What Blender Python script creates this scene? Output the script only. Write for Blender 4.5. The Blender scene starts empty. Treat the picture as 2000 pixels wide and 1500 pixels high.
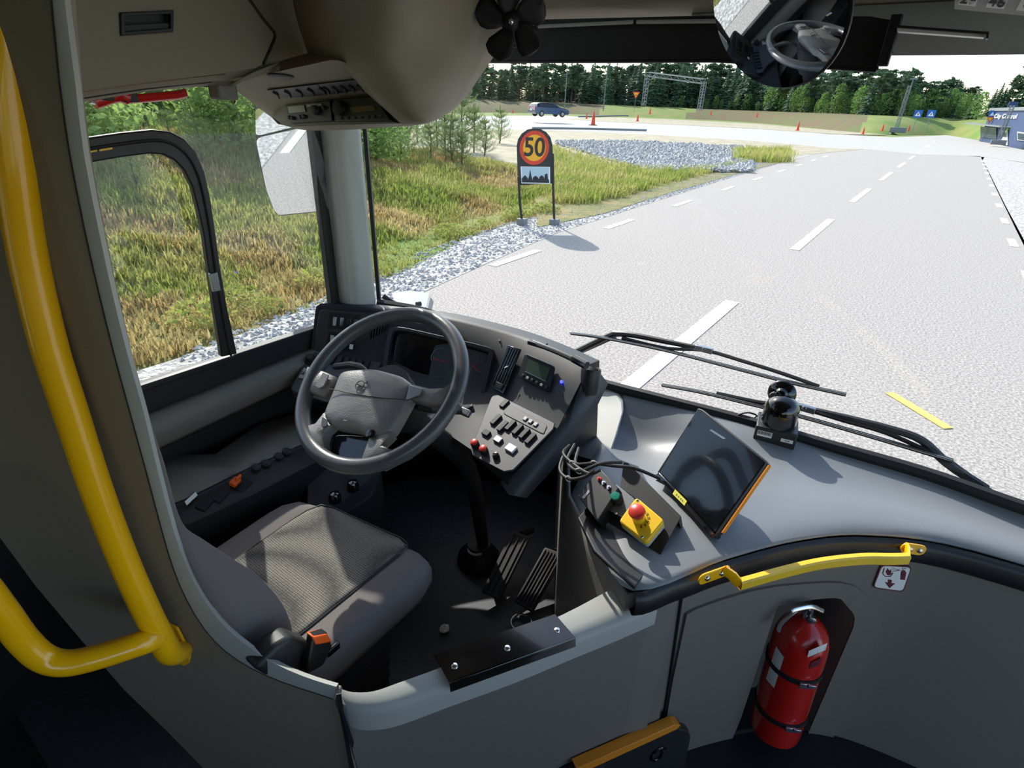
import bpy, bmesh, math, random
import numpy as np
from mathutils import Vector, Matrix, noise
R=random.Random(7)
S=bpy.context.scene; COL=S.collection
V=Vector; rad=math.radians
# ------------------------------------------------------------------ camera, sky, sun, exposure
F=1080.0                                   # focal length in pixels of a 2000x1500 picture
ZC=V((84,2113,-1080)).normalized()         # the bus axes seen from the camera (right, up, forward)
YC=V((860,518,1080)); YC=(YC-YC.dot(ZC)*ZC).normalized()
XC=-YC.cross(ZC)
cd=bpy.data.cameras.new('camera'); cam=bpy.data.objects.new('camera',cd); COL.objects.link(cam)
cd.sensor_width=36; cd.lens=36*F/2000; cd.clip_start=.03; cd.clip_end=2000
cam.matrix_world=Matrix(((XC[0],XC[1],-XC[2],0),(YC[0],YC[1],-YC[2],0),(ZC[0],ZC[1],-ZC[2],0),(0,0,0,1)))
S.camera=cam
SUN_AZ=rad(-30); SUN_EL=rad(38.5)
sd=V((math.cos(SUN_AZ)*math.cos(SUN_EL),math.sin(SUN_AZ)*math.cos(SUN_EL),-math.sin(SUN_EL)))
sl=bpy.data.lights.new('sun','SUN'); sl.energy=5.0; sl.angle=rad(.55); sl.color=(1,.96,.9)
so=bpy.data.objects.new('sun',sl); COL.objects.link(so); so.rotation_euler=sd.to_track_quat('-Z','Y').to_euler(); so.location=(-20,10,20)
w=bpy.data.worlds.new('sky'); S.world=w; w.use_nodes=True; nt=w.node_tree; nt.nodes.clear()
sk=nt.nodes.new('ShaderNodeTexSky'); sk.sky_type='NISHITA'; sk.sun_disc=False; sk.sun_elevation=SUN_EL
sk.sun_rotation=math.atan2(-sd.x,-sd.y); sk.air_density=1.0; sk.dust_density=1.2; sk.ozone_density=1.0
bg=nt.nodes.new('ShaderNodeBackground'); bg.inputs[1].default_value=.30
wo=nt.nodes.new('ShaderNodeOutputWorld'); nt.links.new(sk.outputs[0],bg.inputs[0]); nt.links.new(bg.outputs[0],wo.inputs[0])
vs=S.view_settings; vs.view_transform='Standard'; vs.look='None'; vs.gamma=1; vs.exposure=0.35; vs.use_curve_mapping=False
S.display_settings.display_device='sRGB'
S.cycles.max_bounces=8; S.cycles.diffuse_bounces=5; S.cycles.transparent_max_bounces=24; S.cycles.glossy_bounces=4
S.cycles.sample_clamp_indirect=6; S.cycles.use_denoising=True
# ------------------------------------------------------------------ points
def ray(px,py):
    c=V((px-1000,750-py,F)); return V((c.dot(XC),c.dot(YC),c.dot(ZC)))/F
def g(px,py,ax,v):
    r=ray(px,py); return r*(v/r['xyz'.index(ax)])
def gd(px,py,d): return ray(px,py)*d
def gp(px,py,P,N):
    r=ray(px,py); return r*(P.dot(N)/r.dot(N))
def proj(p):
    c=V((p.dot(V((XC[0],YC[0],ZC[0]))),p.dot(V((XC[1],YC[1],ZC[1]))),p.dot(V((XC[2],YC[2],ZC[2])))))
    return 1000+F*c.x/c.z,750-F*c.y/c.z
# ------------------------------------------------------------------ materials
def lin(c):
    return tuple(((v/255+.055)/1.055)**2.4 if v/255>.04045 else v/255/12.92 for v in c)
def mat(name,col,rough=.5,metal=0,bump=None,var=None,emit=0,coat=0,spec=.5,randobj=0):
    m=bpy.data.materials.new(name); m.use_nodes=True; n=m.node_tree; b=n.nodes['Principled BSDF']
    c=lin(col)+(1,); b.inputs['Base Color'].default_value=c; b.inputs['Roughness'].default_value=rough
    b.inputs['Metallic'].default_value=metal; b.inputs['Coat Weight'].default_value=coat; b.inputs['Specular IOR Level'].default_value=spec
    if emit: b.inputs['Emission Color'].default_value=c; b.inputs['Emission Strength'].default_value=emit
    tc=n.nodes.new('ShaderNodeTexCoord')
    if var:                                    # (other colour, scale)
        nz=n.nodes.new('ShaderNodeTexNoise'); nz.inputs['Scale'].default_value=var[1]; nz.inputs['Detail'].default_value=6
        cr=n.nodes.new('ShaderNodeValToRGB'); cr.color_ramp.elements[0].position=.35; cr.color_ramp.elements[1].position=.65
        cr.color_ramp.elements[0].color=c; cr.color_ramp.elements[1].color=lin(var[0])+(1,)
        n.links.new(tc.outputs['Object'],nz.inputs['Vector']); n.links.new(nz.outputs[0],cr.inputs[0]); out=cr.outputs[0]
        if randobj:
            oi=n.nodes.new('ShaderNodeObjectInfo'); hs=n.nodes.new('ShaderNodeHueSaturation'); mr=n.nodes.new('ShaderNodeMapRange')
            mr.inputs[3].default_value=1-randobj; mr.inputs[4].default_value=1+randobj
            n.links.new(oi.outputs['Random'],mr.inputs[0]); n.links.new(mr.outputs[0],hs.inputs['Value']); n.links.new(out,hs.inputs['Color']); out=hs.outputs[0]
        n.links.new(out,b.inputs['Base Color'])
    if bump:
        nb=n.nodes.new('ShaderNodeTexNoise'); nb.inputs['Scale'].default_value=bump[0]; nb.inputs['Detail'].default_value=3
        bn=n.nodes.new('ShaderNodeBump'); bn.inputs['Strength'].default_value=bump[1]; bn.inputs['Distance'].default_value=bump[2] if len(bump)>2 else .001
        n.links.new(tc.outputs['Object'],nb.inputs['Vector']); n.links.new(nb.outputs[0],bn.inputs['Height']); n.links.new(bn.outputs[0],b.inputs['Normal'])
    return m
def glass(name,tint,gloss=1.0,haze=0):
    m=bpy.data.materials.new(name); m.use_nodes=True; n=m.node_tree; n.nodes.clear()
    t=n.nodes.new('ShaderNodeBsdfTransparent'); t.inputs[0].default_value=tint+(1,)
    gl=n.nodes.new('ShaderNodeBsdfGlossy'); gl.inputs['Roughness'].default_value=.01; gl.inputs[0].default_value=(gloss,)*3+(1,)
    ge=n.nodes.new('ShaderNodeNewGeometry'); dp=n.nodes.new('ShaderNodeVectorMath'); dp.operation='DOT_PRODUCT'
    n.links.new(ge.outputs['Normal'],dp.inputs[0]); n.links.new(ge.outputs['Incoming'],dp.inputs[1])
    def mth(op,a,v=None,b_=None):
        q=n.nodes.new('ShaderNodeMath'); q.operation=op
        if a is not None: n.links.new(a,q.inputs[0])
        if v is not None: q.inputs[1].default_value=v
        return q
    ab=mth('ABSOLUTE',dp.outputs['Value']); om=mth('SUBTRACT',None); om.inputs[0].default_value=1; n.links.new(ab.outputs[0],om.inputs[1])
    pw_=mth('POWER',om.outputs[0],5); ml=mth('MULTIPLY',pw_.outputs[0],.95); fr=mth('ADD',ml.outputs[0],.035); mx=n.nodes.new('ShaderNodeMixShader'); o=n.nodes.new('ShaderNodeOutputMaterial')
    n.links.new(fr.outputs[0],mx.inputs[0]); n.links.new(t.outputs[0],mx.inputs[1]); n.links.new(gl.outputs[0],mx.inputs[2]); n.links.new(mx.outputs[0],o.inputs[0])
    return m
M=dict(
 grey=mat('grey_panel',(112,108,101),.55,bump=(900,.15)),
 beige=mat('warm_grey_panel',(128,118,102),.6,bump=(900,.1)),
 lgrey=mat('light_grey_panel',(168,168,162),.5,bump=(900,.1)),
 ledge=mat('grey_dash_top',(122,125,128),.40,bump=(700,.2)),
 black=mat('black_plastic',(22,23,25),.45,bump=(800,.15)),
 dash=mat('dark_dash_plastic',(33,34,37),.5,bump=(900,.2)),
 dash2=mat('charcoal_console',(48,49,53),.5,bump=(900,.2)),
 gloss=mat('gloss_black',(8,8,10),.12,coat=.3),
 button=mat('switch_black',(24,25,28),.5,spec=.3),
 rubber=mat('rubber',(18,18,19),.6),
 wheel=mat('wheel_leather_plastic',(122,119,118),.4,bump=(260,.5,.002)),
 rim=mat('wheel_rim_plastic',(78,79,82),.28,bump=(600,.25)),
 yellow=mat('yellow_paint',(250,186,4),.22,coat=.5),
 yellow2=mat('yellow_plastic',(235,190,35),.35),
 red=mat('red_paint',(190,28,18),.25,coat=.5),
 redpl=mat('red_plastic',(205,55,45),.35),
 amber=mat('amber_plastic',(226,140,36),.4),
 orange=mat('orange_plastic',(235,95,25),.4),
 fabric=mat('grey_fabric',(112,105,103),.95,bump=(1500,.6)),
 chrome=mat('bright_metal',(215,215,215),.18,1),
 steel=mat('dull_steel',(150,152,155),.35,1),
 mirror=mat('mirror_glass',(235,238,240),.02,1),
 white=mat('white_print',(232,232,228),.5),
 dkprint=mat('dark_print',(20,20,22),.5),
 green=mat('green_plastic',(0,118,100),.3),
 floor=mat('dark_grey_vinyl_floor',(58,61,66),.55,bump=(300,.3),var=((48,51,56),40)),
 dkfloor=mat('black_floor',(26,28,36),.5,bump=(300,.3)),
 glass=glass('window_glass',(.95,.97,.95),.9),
 screen=mat('lcd_green_grey',(60,78,66),.15,coat=.3),
 blueled=mat('blue_led',(30,40,255),.3,emit=9),
 maroon=mat('maroon_print',(95,20,40),.5),
 post=mat('galvanised_grey',(120,125,125),.6),
 asphalt=mat('asphalt',(132,126,119),.9,bump=(70,.8,.008),var=((186,178,168),42)),
 concrete=mat('pale_concrete',(180,176,168),.9,var=((165,160,150),3)),
 gravel=mat('gravel',(150,145,138),.95,bump=(14,1,.06),var=((205,200,192),16)),
 sand=mat('sandy_ground',(176,164,142),.95,bump=(8,.6,.03),var=((150,142,110),1.1)),
 paint=mat('white_road_paint',(238,238,236),.8),
 ypaint=mat('yellow_road_paint',(214,190,100),.8),
 grassm=mat('bank_ground',(104,110,48),.95,bump=(6,1,.05),var=((140,124,72),1.6)),
 blade=mat('green_blades',(118,140,44),.7,var=((172,158,92),.9)),
 dryblade=mat('dry_blades',(180,158,104),.8,var=((140,112,68),1.2)),
 fargrass=mat('far_grass',(96,124,44),.95,var=((128,128,66),.25)),
 heath=mat('brown_heath',(104,84,58),.95,var=((90,98,48),.3)),
 conif=mat('conifer_needles',(52,74,48),.9,var=((76,98,60),1.5),randobj=.35),
 birch=mat('birch_leaves',(120,158,62),.8,var=((88,124,52),2),randobj=.2),
 pine=mat('young_pine_needles',(96,124,70),.85,var=((140,150,92),6),randobj=.15),
 leaf=mat('shrub_leaves',(118,146,66),.7,var=((78,108,52),3),randobj=.2),
 bark=mat('bark',(92,74,58),.9),
 carblue=mat('blue_car_paint',(28,48,78),.2,coat=.8),
 cargl=mat('car_glass',(14,18,24),.08),
 cone=mat('traffic_cone_orange',(226,70,28),.5),
 bldg=mat('blue_cladding',(44,66,104),.6),
 bwin=mat('building_glass',(70,84,96),.12),
 signy=mat('sign_yellow',(248,176,24),.5), signr=mat('sign_red',(218,58,26),.5), signb=mat('sign_back_black',(34,36,38),.6),
 signblue=mat('sign_blue',(28,92,170),.5), hivis=mat('hi_vis_yellow',(190,230,40),.6), skin=mat('skin',(190,140,110),.6),
)
# leaves and blades let light through
def thinleaf(name,c1,c2,scale,ro=.12,tr=.45):
    m=mat(name,c1,.8,var=(c2,scale),randobj=ro); n=m.node_tree; b=n.nodes['Principled BSDF']; o=n.nodes['Material Output']
    t=n.nodes.new('ShaderNodeBsdfTranslucent'); mx=n.nodes.new('ShaderNodeMixShader'); mx.inputs[0].default_value=tr
    n.links.new(b.inputs['Base Color'].links[0].from_socket,t.inputs[0]); n.links.new(b.outputs[0],mx.inputs[1]); n.links.new(t.outputs[0],mx.inputs[2]); n.links.new(mx.outputs[0],o.inputs[0]); return m
M['blade']=thinleaf('green_blade',(146,160,72),(184,176,108),.9); M['dryblade']=thinleaf('dry_blade',(206,186,130),(172,146,92),1.2)
M['birch']=thinleaf('birch_leaf',(112,146,74),(86,118,58),2,.2); M['leaf']=thinleaf('shrub_leaf',(160,184,104),(116,146,78),3,.2); M['pine']=thinleaf('young_pine_needle',(112,140,80),(150,162,100),6,.15,.3)
M['conif']=thinleaf('conifer_needle',(66,92,66),(92,116,76),1.5,.3,.25)
# woven seat cloth
def weave():
    m=mat('woven_seat_cloth',(104,100,94),.95); n=m.node_tree; b=n.nodes['Principled BSDF']; tc=n.nodes.new('ShaderNodeTexCoord')
    mp=n.nodes.new('ShaderNodeMapping'); mp.inputs['Scale'].default_value=(1,1.0,1); ck=n.nodes.new('ShaderNodeTexVoronoi'); ck.inputs['Scale'].default_value=170; ck.inputs['Randomness'].default_value=.12
    cr=n.nodes.new('ShaderNodeValToRGB'); cr.color_ramp.elements[0].color=lin((162,155,143))+(1,); cr.color_ramp.elements[1].color=lin((66,63,62))+(1,); cr.color_ramp.elements[1].position=.62
    n.links.new(tc.outputs['Object'],mp.inputs[0]); n.links.new(mp.outputs[0],ck.inputs['Vector']); n.links.new(ck.outputs['Distance'],cr.inputs[0]); n.links.new(cr.outputs[0],b.inputs['Base Color'])
    return m
M['weave']=weave()
# ------------------------------------------------------------------ mesh helpers
WL={}                                       # object -> world location
def frame(n,up=V((0,0,1))):
    n=n.normalized(); u=up.cross(n)
    if u.length<1e-4: u=V((1,0,0)).cross(n)
    u.normalize(); return u,n.cross(u),n
def spline(pts,k=6,closed=False):
    if k<=1: return list(pts)
    P=list(pts); n=len(P); out=[]
    for i in range(n if closed else n-1):
        p0=P[(i-1)%n] if closed or i>0 else P[0]*2-P[1]
        p1=P[i]; p2=P[(i+1)%n]; p3=P[(i+2)%n] if closed or i+2<n else P[-1]*2-P[-2]
        for j in range(k):
            t=j/k; out.append(.5*((2*p1)+(p2-p0)*t+(2*p0-5*p1+4*p2-p3)*t*t+(3*p1-p0-3*p2+p3)*t**3))
    if not closed: out.append(P[-1])
    return out
class MB:
    def __init__(s): s.b=bmesh.new()
    def box(s,c,size,ax=None):
        u,v,n=ax or (V((1,0,0)),V((0,1,0)),V((0,0,1))); sx,sy,sz=[k/2 for k in size]
        vs=[s.b.verts.new(c+u*sx*a+v*sy*b+n*sz*d) for a,b,d in ((-1,-1,-1),(1,-1,-1),(1,1,-1),(-1,1,-1),(-1,-1,1),(1,-1,1),(1,1,1),(-1,1,1))]
        for f in ((3,2,1,0),(4,5,6,7),(0,1,5,4),(1,2,6,5),(2,3,7,6),(3,0,4,7)): s.b.faces.new([vs[i] for i in f])
        return s
    def prism(s,pts,off):
        a=[s.b.verts.new(p) for p in pts]; b=[s.b.verts.new(p+off) for p in pts]; n=len(a)
        s.b.faces.new(a); s.b.faces.new(b[::-1])
        for i in range(n): s.b.faces.new((a[(i+1)%n],a[i],b[i],b[(i+1)%n]))
        return s
    def ring(s,outer,inner,off):           # flat frame between two loops of equal length
        n=len(outer); L=[[s.b.verts.new(p) for p in q] for q in (outer,inner,[p+off for p in outer],[p+off for p in inner])]
        for i in range(n):
            j=(i+1)%n
            for a,b,c,d in ((L[0][i],L[0][j],L[1][j],L[1][i]),(L[2][j],L[2][i],L[3][i],L[3][j]),(L[0][j],L[0][i],L[2][i],L[2][j]),(L[1][i],L[1][j],L[3][j],L[3][i])): s.b.faces.new((a,b,c,d))
        return s
    def tube(s,pts,r,n=10,k=1,closed=False,flat=1.0,caps=True):
        P=spline(pts,k,closed); m=len(P); rr=r if isinstance(r,(list,tuple)) else None; rings=[]; prev=None
        for i,p in enumerate(P):
            a=P[(i-1)%m] if (closed or i>0) else p; b=P[(i+1)%m] if (closed or i<m-1) else p
            t=(b-a).normalized() if (b-a).length>1e-9 else V((0,0,1))
            if prev is None:
                u=t.orthogonal().normalized()
            else: u=(prev-t*prev.dot(t)).normalized()
            prev=u; w_=t.cross(u); q=r if rr is None else rr[0]+(rr[1]-rr[0])*i/(m-1)
            rings.append([s.b.verts.new(p+u*math.cos(x)*q+w_*math.sin(x)*q*flat) for x in [2*math.pi*j/n for j in range(n)]])
        for i in range(m if closed else m-1):
            A=rings[i]; Bq=rings[(i+1)%m]
            if closed and i==m-1:
                o=min(range(n),key=lambda o:(A[0].co-Bq[o].co).length); Bq=Bq[o:]+Bq[:o]
            for j in range(n): s.b.faces.new((A[j],A[(j+1)%n],Bq[(j+1)%n],Bq[j]))
        if not closed and caps: s.b.faces.new(rings[0][::-1]); s.b.faces.new(rings[-1])
        return s
    def lathe(s,c,ax,prof,n=24,sc=(1,1)):
        u,v,a=frame(ax); rings=[]
        for r,h in prof:
            rings.append([s.b.verts.new(c+a*h+(u*math.cos(t)*sc[0]+v*math.sin(t)*sc[1])*max(r,1e-4)) for t in [2*math.pi*j/n for j in range(n)]])
        for A,Bq in zip(rings,rings[1:]):
            for j in range(n): s.b.faces.new((A[j],A[(j+1)%n],Bq[(j+1)%n],Bq[j]))
        s.b.faces.new(rings[0][::-1]); s.b.faces.new(rings[-1]); return s
    def cyl(s,a,b,r,n=16): return s.lathe(a,b-a,[(r,0),(r,(b-a).length)],n)
    def grid(s,rows,closed=False):
        L=[[s.b.verts.new(p) for p in r] for r in rows]
        for A,Bq in zip(L,L[1:]):
            m=len(A)
            for j in range(m if closed else m-1): s.b.faces.new((A[j],A[(j+1)%m],Bq[(j+1)%m],Bq[j]))
        return s
    def ball(s,c,r,sc=(1,1,1),n=12,ax=None):
        u,v,w_=ax or (V((1,0,0)),V((0,1,0)),V((0,0,1))); rows=[]
        for i in range(n+1):
            th=math.pi*i/n; rows.append([c+u*r*sc[0]*math.sin(th)*math.cos(t)+v*r*sc[1]*math.sin(th)*math.sin(t)+w_*r*sc[2]*math.cos(th) for t in [2*math.pi*j/(2*n) for j in range(2*n)]])
        s.grid(rows,True); return s
    def build(s,name,m,parent=None,bevel=0,seg=2,solid=0,sub=0,ang=38,label=None,flip=False):
        bmesh.ops.remove_doubles(s.b,verts=s.b.verts,dist=1e-6)
        bmesh.ops.recalc_face_normals(s.b,faces=s.b.faces)
        me=bpy.data.meshes.new(name); s.b.to_mesh(me); s.b.free(); me.materials.append(m if not isinstance(m,str) else M[m])
        return finish(name,me,parent,bevel,seg,solid,sub,ang,label)
def finish(name,me,parent=None,bevel=0,seg=2,solid=0,sub=0,ang=38,label=None):
    for p in me.polygons: p.use_smooth=True
    try: me.set_sharp_from_angle(angle=rad(ang))
    except Exception: pass
    o=bpy.data.objects.new(name,me); COL.objects.link(o)
    n=len(me.vertices); co=np.empty(n*3); me.vertices.foreach_get('co',co); co=co.reshape(-1,3)
    c=V(((co[:,0].min()+co[:,0].max())/2,(co[:,1].min()+co[:,1].max())/2,co[:,2].min()))
    me.vertices.foreach_set('co',(co-np.array(c)).ravel()); me.update()
    WL[o.name]=c
    if parent: o.parent=parent; o.location=c-WL[parent.name]
    else: o.location=c
    if solid: q=o.modifiers.new('solid','SOLIDIFY'); q.thickness=solid; q.offset=0
    if bevel: q=o.modifiers.new('bevel','BEVEL'); q.width=bevel; q.segments=seg; q.limit_method='ANGLE'; q.angle_limit=rad(35)
    if sub: q=o.modifiers.new('sub','SUBSURF'); q.levels=sub; q.render_levels=sub
    if label: o['label']=label
    return o
def tag(o,label,cat,group=None):
    o['label']=label; o['category']=cat
    if group: o['group']=group
    return o
def struct(o): o['kind']='structure'; return o
def T(name,loc,label,cat,group=None):
    o=bpy.data.objects.new(name,None); COL.objects.link(o); o.location=loc; o.empty_display_size=.1; WL[o.name]=V(loc)
    return tag(o,label,cat,group)
def text(st,c,u,v,h,m,parent,name='lettering',ex=.0006,align='CENTER',sx=1.0,bold=0.0):
    cu=bpy.data.curves.new('t','FONT'); cu.body=st; cu.size=h*1.42; cu.extrude=ex; cu.offset=bold; cu.align_x=align; cu.align_y='CENTER'
    o=bpy.data.objects.new('t',cu); COL.objects.link(o); bpy.context.view_layer.update()
    me=bpy.data.meshes.new_from_object(o.evaluated_get(bpy.context.evaluated_depsgraph_get())); bpy.data.objects.remove(o)
    u=u.normalized(); v=v.normalized(); n=u.cross(v)
    me.transform(Matrix(((u.x*sx,v.x,n.x,c.x),(u.y*sx,v.y,n.y,c.y),(u.z*sx,v.z,n.z,c.z),(0,0,0,1)))); me.materials.clear(); me.materials.append(M[m])
    return finish(name,me,parent,ang=20)
class PL:                                   # a flat face given by three points: left-top, right-top, left-bottom
    def __init__(s,a,b,c):
        s.P=a; s.u=(b-a).normalized(); n=(c-a).cross(b-a); n.normalize()
        if n.dot(a)>0: n=-n                  # towards the camera side
        s.n=n; s.v=n.cross(s.u); 
        if s.v.dot(a-c)<0: s.v=-s.v
    def p(s,px,py,off=0): return gp(px,py,s.P,s.n)+s.n*off
    def poly(s,pts,off=0): return [s.p(x,y,off) for x,y in pts]
    def ax(s,rot=0):
        c,q=math.cos(rad(rot)),math.sin(rad(rot)); u=s.u*c+s.v*q; v=-s.u*q+s.v*c; return (u,v,s.n)
def rrect(w,h,r,n=4):
    out=[]
    for cx,cy,a0 in ((w/2-r,h/2-r,0),(-w/2+r,h/2-r,90),(-w/2+r,-h/2+r,180),(w/2-r,-h/2+r,270)):
        for i in range(n+1): a=rad(a0+90*i/n); out.append((cx+r*math.cos(a),cy+r*math.sin(a)))
    return out
def plate(s,outer,holes,off):
    es=[]
    for lp in [outer]+holes:
        vs=[s.b.verts.new(p) for p in lp]; es+=[s.b.edges.new((vs[i],vs[(i+1)%len(vs)])) for i in range(len(vs))]
    r=bmesh.ops.triangle_fill(s.b,use_beauty=True,use_dissolve=False,edges=es)
    fs=[x for x in r['geom'] if isinstance(x,bmesh.types.BMFace)]
    e=bmesh.ops.extrude_face_region(s.b,geom=fs)
    bmesh.ops.translate(s.b,vec=off,verts=[x for x in e['geom'] if isinstance(x,bmesh.types.BMVert)])
    return s
MB.plate=plate
FZ=-1.6                                     # driver's platform
BZ=-1.9                                     # low floor of the bus
ROAD=-2.2
EX,EY,EZ=V((1,0,0)),V((0,1,0)),V((0,0,1))
# ================================================================== THE BUS SHELL
# windscreen plan curve (bottom) ; the glass leans back upwards
WS=[(-1.66,1.30),(-1.60,1.42),(-1.45,1.58),(-1.2,1.70),(-.8,1.80),(-.3,1.86),(.2,1.89),(.6,1.88),(1.0,1.82),(1.4,1.7)]
def wsp(i,z,dy=0):
    x,y=WS[i]; return V((x,y-.24*max(0,(z+.9))/1.0+dy,z))
b=MB(); cols=spline([V((x,y,0)) for x,y in WS],4)
def wcurve(z,dy=0): return [V((p.x,p.y-.22*max(0.0,z+.9)+dy,z)) for p in cols]
b.grid([wcurve(z) for z in (-1.05,-.9,-.6,-.3,0,.3)])
o=b.build('window_1',M['glass'],ang=180); struct(o); o['label']='wide curved windscreen of the bus'
# black rubber along the foot of the windscreen
pts=spline([V((-1.60,1.37,-.715)),V((-1.45,1.51,-.76)),V((-1.2,1.62,-.85)),V((-.9,1.72,-.93)),g(1170,748,'z',-.945),g(1300,782,'z',-.945),g(1440,818,'z',-.945),g(1600,865,'z',-.945),g(1800,922,'z',-.945),g(2000,992,'z',-.945),V((.8,1.8,-.945)),V((1.3,1.65,-.945))],5)
b=MB(); b.tube(pts,.021,8,1); o=b.build('trim_1',M['rubber']); struct(o)
# body nose below the windscreen, outside
b=MB(); b.grid([wcurve(z,.03) for z in (-.98,-1.3,-1.9)]); o=b.build('wall_front',M['black'],solid=.02); struct(o)
# side glass and its dark frames (plane of the left side)
XS=-1.66
b=MB(); b.prism([V((XS,.2,-.78)),V((XS,1.22,-.78)),V((XS,1.22,.03)),V((XS,.2,.03))],V((-.004,0,0)))
o=b.build('window_2',M['glass']); struct(o); o['label']='driver side window'
b=MB()
b.box(V((XS+.005,1.215,-.38)),(.03,.035,.86)); b.box(V((XS+.005,.72,-.80)),(.035,1.0,.1)); b.box(V((XS,.5,.03)),(.03,1.2,.05))
o=b.build('window_frame',M['rubber'],bevel=.004); struct(o); o['label']='black rubber frame round the side window'
# sliding pane frame with rounded corner
fx=XS+.03
def ss(px,py): return g(px,py,'x',fx)
outer=[ss(60,285),ss(160,268),ss(230,258),ss(290,252),ss(325,256),ss(352,270),ss(375,295),ss(392,335),ss(404,390),ss(413,450),ss(423,520),ss(437,600),ss(456,688)]
inner=[ss(60,333),ss(160,318),ss(230,306),ss(285,299),ss(310,301),ss(333,312),ss(352,332),ss(368,364),ss(380,410),ss(390,455),ss(400,525),ss(411,600),ss(426,694)]
t=T('sliding_window',(fx,.5,-.75),'black rounded frame of the sliding pane in the driver side window','window frame')
b=MB()
b.grid([outer,inner]); 
fr=[f for f in b.b.faces]; e=bmesh.ops.extrude_face_region(b.b,geom=fr); bmesh.ops.translate(b.b,vec=V((.022,0,0)),verts=[x for x in e['geom'] if isinstance(x,bmesh.types.BMVert)])
b.build('frame',M['black'],t,bevel=.004)
b=MB(); b.tube([p*.55+q*.45+V((.024,0,0)) for p,q in zip(outer,inner)],.004,6,3); b.build('seal',M['rubber'],t)
b=MB(); c=ss(409,547); b.box(c+V((.028,0,0)),(.014,.022,.055)); b.build('latch',M['steel'],t,bevel=.002)
for x0,x1,y in ((163,181,293),(186,211,289)):
    a,c2=ss(x0,y),ss(x1,y-3); b=MB(); b.prism([p+V((.023,0,0)) for p in (ss(x0,y-5),ss(x1,y-8),ss(x1,y+1),ss(x0,y+5))],V((.001,0,0))); b.build('warning_label',M['yellow2'],t)
b=MB(); b.box(V((XS+.03,.55,-.752)),(.02,.5,.018)); b.build('bottom_rail',M['black'],t,bevel=.003)
# A-pillar
b=MB(); b.prism([V((-1.70,1.235,-.75)),V((-1.60,1.235,-.75)),V((-1.575,1.27,-.75)),V((-1.575,1.345,-.75)),V((-1.62,1.385,-.75)),V((-1.70,1.36,-.75))],V((-.01,.0,1.1)))
o=b.build('trim_2',M['lgrey'],bevel=.012); struct(o); o['label']='light grey front corner pillar'
b=MB(); b.prism([V((-1.60,1.375,-.75)),V((-1.592,1.385,-.75)),V((-1.615,1.41,-.75)),V((-1.63,1.40,-.75))],V((-.01,0,1.1))); o=b.build('trim_3',M['rubber']); struct(o)
# wall below the window: black upper strip, grey sill rail, black pocket wall
b=MB(); b.box(V((-1.70,.65,-1.37)),(.05,1.5,1.16)); o=b.build('wall_left',M['black']); struct(o)
b=MB(); rows=[]
def sx_(px,py,x): return g(px,py,'x',x)
a=[(300,800,-1.645),(302,812,-1.61),(315,838,-1.595),(332,860,-1.605),(336,866,-1.65)]
c=[(603,680,-1.645),(600,692,-1.61),(596,712,-1.595),(592,738,-1.605),(592,744,-1.65)]
A=[g(*p[:2],'x',p[2]) for p in a]; C=[g(*p[:2],'x',p[2]) for p in c]
b.grid([[p+(p-q)*.6 for p,q in zip(A,C)],A,C,[q+(q-p)*.2 for p,q in zip(A,C)]]); o=b.build('trim_4',M['grey'],ang=70,solid=.004); struct(o); o['label']='grey sill rail under the side window'
# floors
b=MB(); b.box(V((-1.2,.95,FZ-.05)),(1.3,1.9,.1)); o=b.build('floor',M['floor']); struct(o)
b=MB(); b.box(V((-.2,-1.6,BZ-.05)),(3.2,7.0,.1)); o=b.build('floor_2',M['dkfloor']); struct(o)
# roof lining over the driver and the front header
b=MB(); b.box(V((-.2,-1.6,.62)),(3.4,6.9,.06)); o=b.build('ceiling',M['beige']); struct(o)
# passenger saloon side wall far left and panel low (dark)
b=MB(); b.box(V((-.2,-5.05,-.65)),(3.3,.06,2.6)); o=b.build('wall_rear',M['grey']); struct(o)
b=MB(); b.box(V((1.45,-2.4,-1.35)),(.06,5.3,1.2)); b.box(V((1.45,-2.4,.33)),(.06,5.3,.55)); 
for y in (-4.9,-3.4,-1.9,-.4): b.box(V((1.45,y,-.4)),(.06,.14,.9))
o=b.build('wall_right',M['grey']); struct(o)
b=MB(); b.box(V((-1.74,-2.5,-1.35)),(.06,5.0,1.2)); b.box(V((-1.74,-2.5,.33)),(.06,5.0,.55)); b.box(V((-1.74,-.35,-.4)),(.06,1.0,.9))
for y in (-4.9,-3.4,-1.9): b.box(V((-1.74,y,-.4)),(.06,.14,.9))
o=b.build('wall_left_rear',M['black']); struct(o)
# ---- windscreen header
b=MB(); hp=[V((x,1.60,0)) for x in (-1.5,-.9,-.3,.3,.9,1.5)]
def hdr(px,py,y): return g(px,py,'y',y)
rows=[[V((x,1.42-.02*x*x,.62)) for x in (-1.62,-.8,0,.8,1.5)],[V((x,1.50-.02*x*x,.34)) for x in (-1.62,-.8,0,.8,1.5)],[V((x,1.56-.02*x*x,.235)) for x in (-1.62,-.8,0,.8,1.5)],[V((x,1.62-.02*x*x,.205)) for x in (-1.62,-.8,0,.8,1.5)]]
b.grid(rows); o=b.build('wall_front_header',M['beige'],solid=.012,ang=80); struct(o)
b=MB(); b.grid([[V((x,1.60-.02*x*x,.21)) for x in (-.6,.4,1.0,1.5)],[V((x,1.63-.02*x*x,.120)) for x in (-.6,.4,1.0,1.5)]]); o=b.build('trim_5',M['lgrey'],solid=.012); struct(o)
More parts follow.
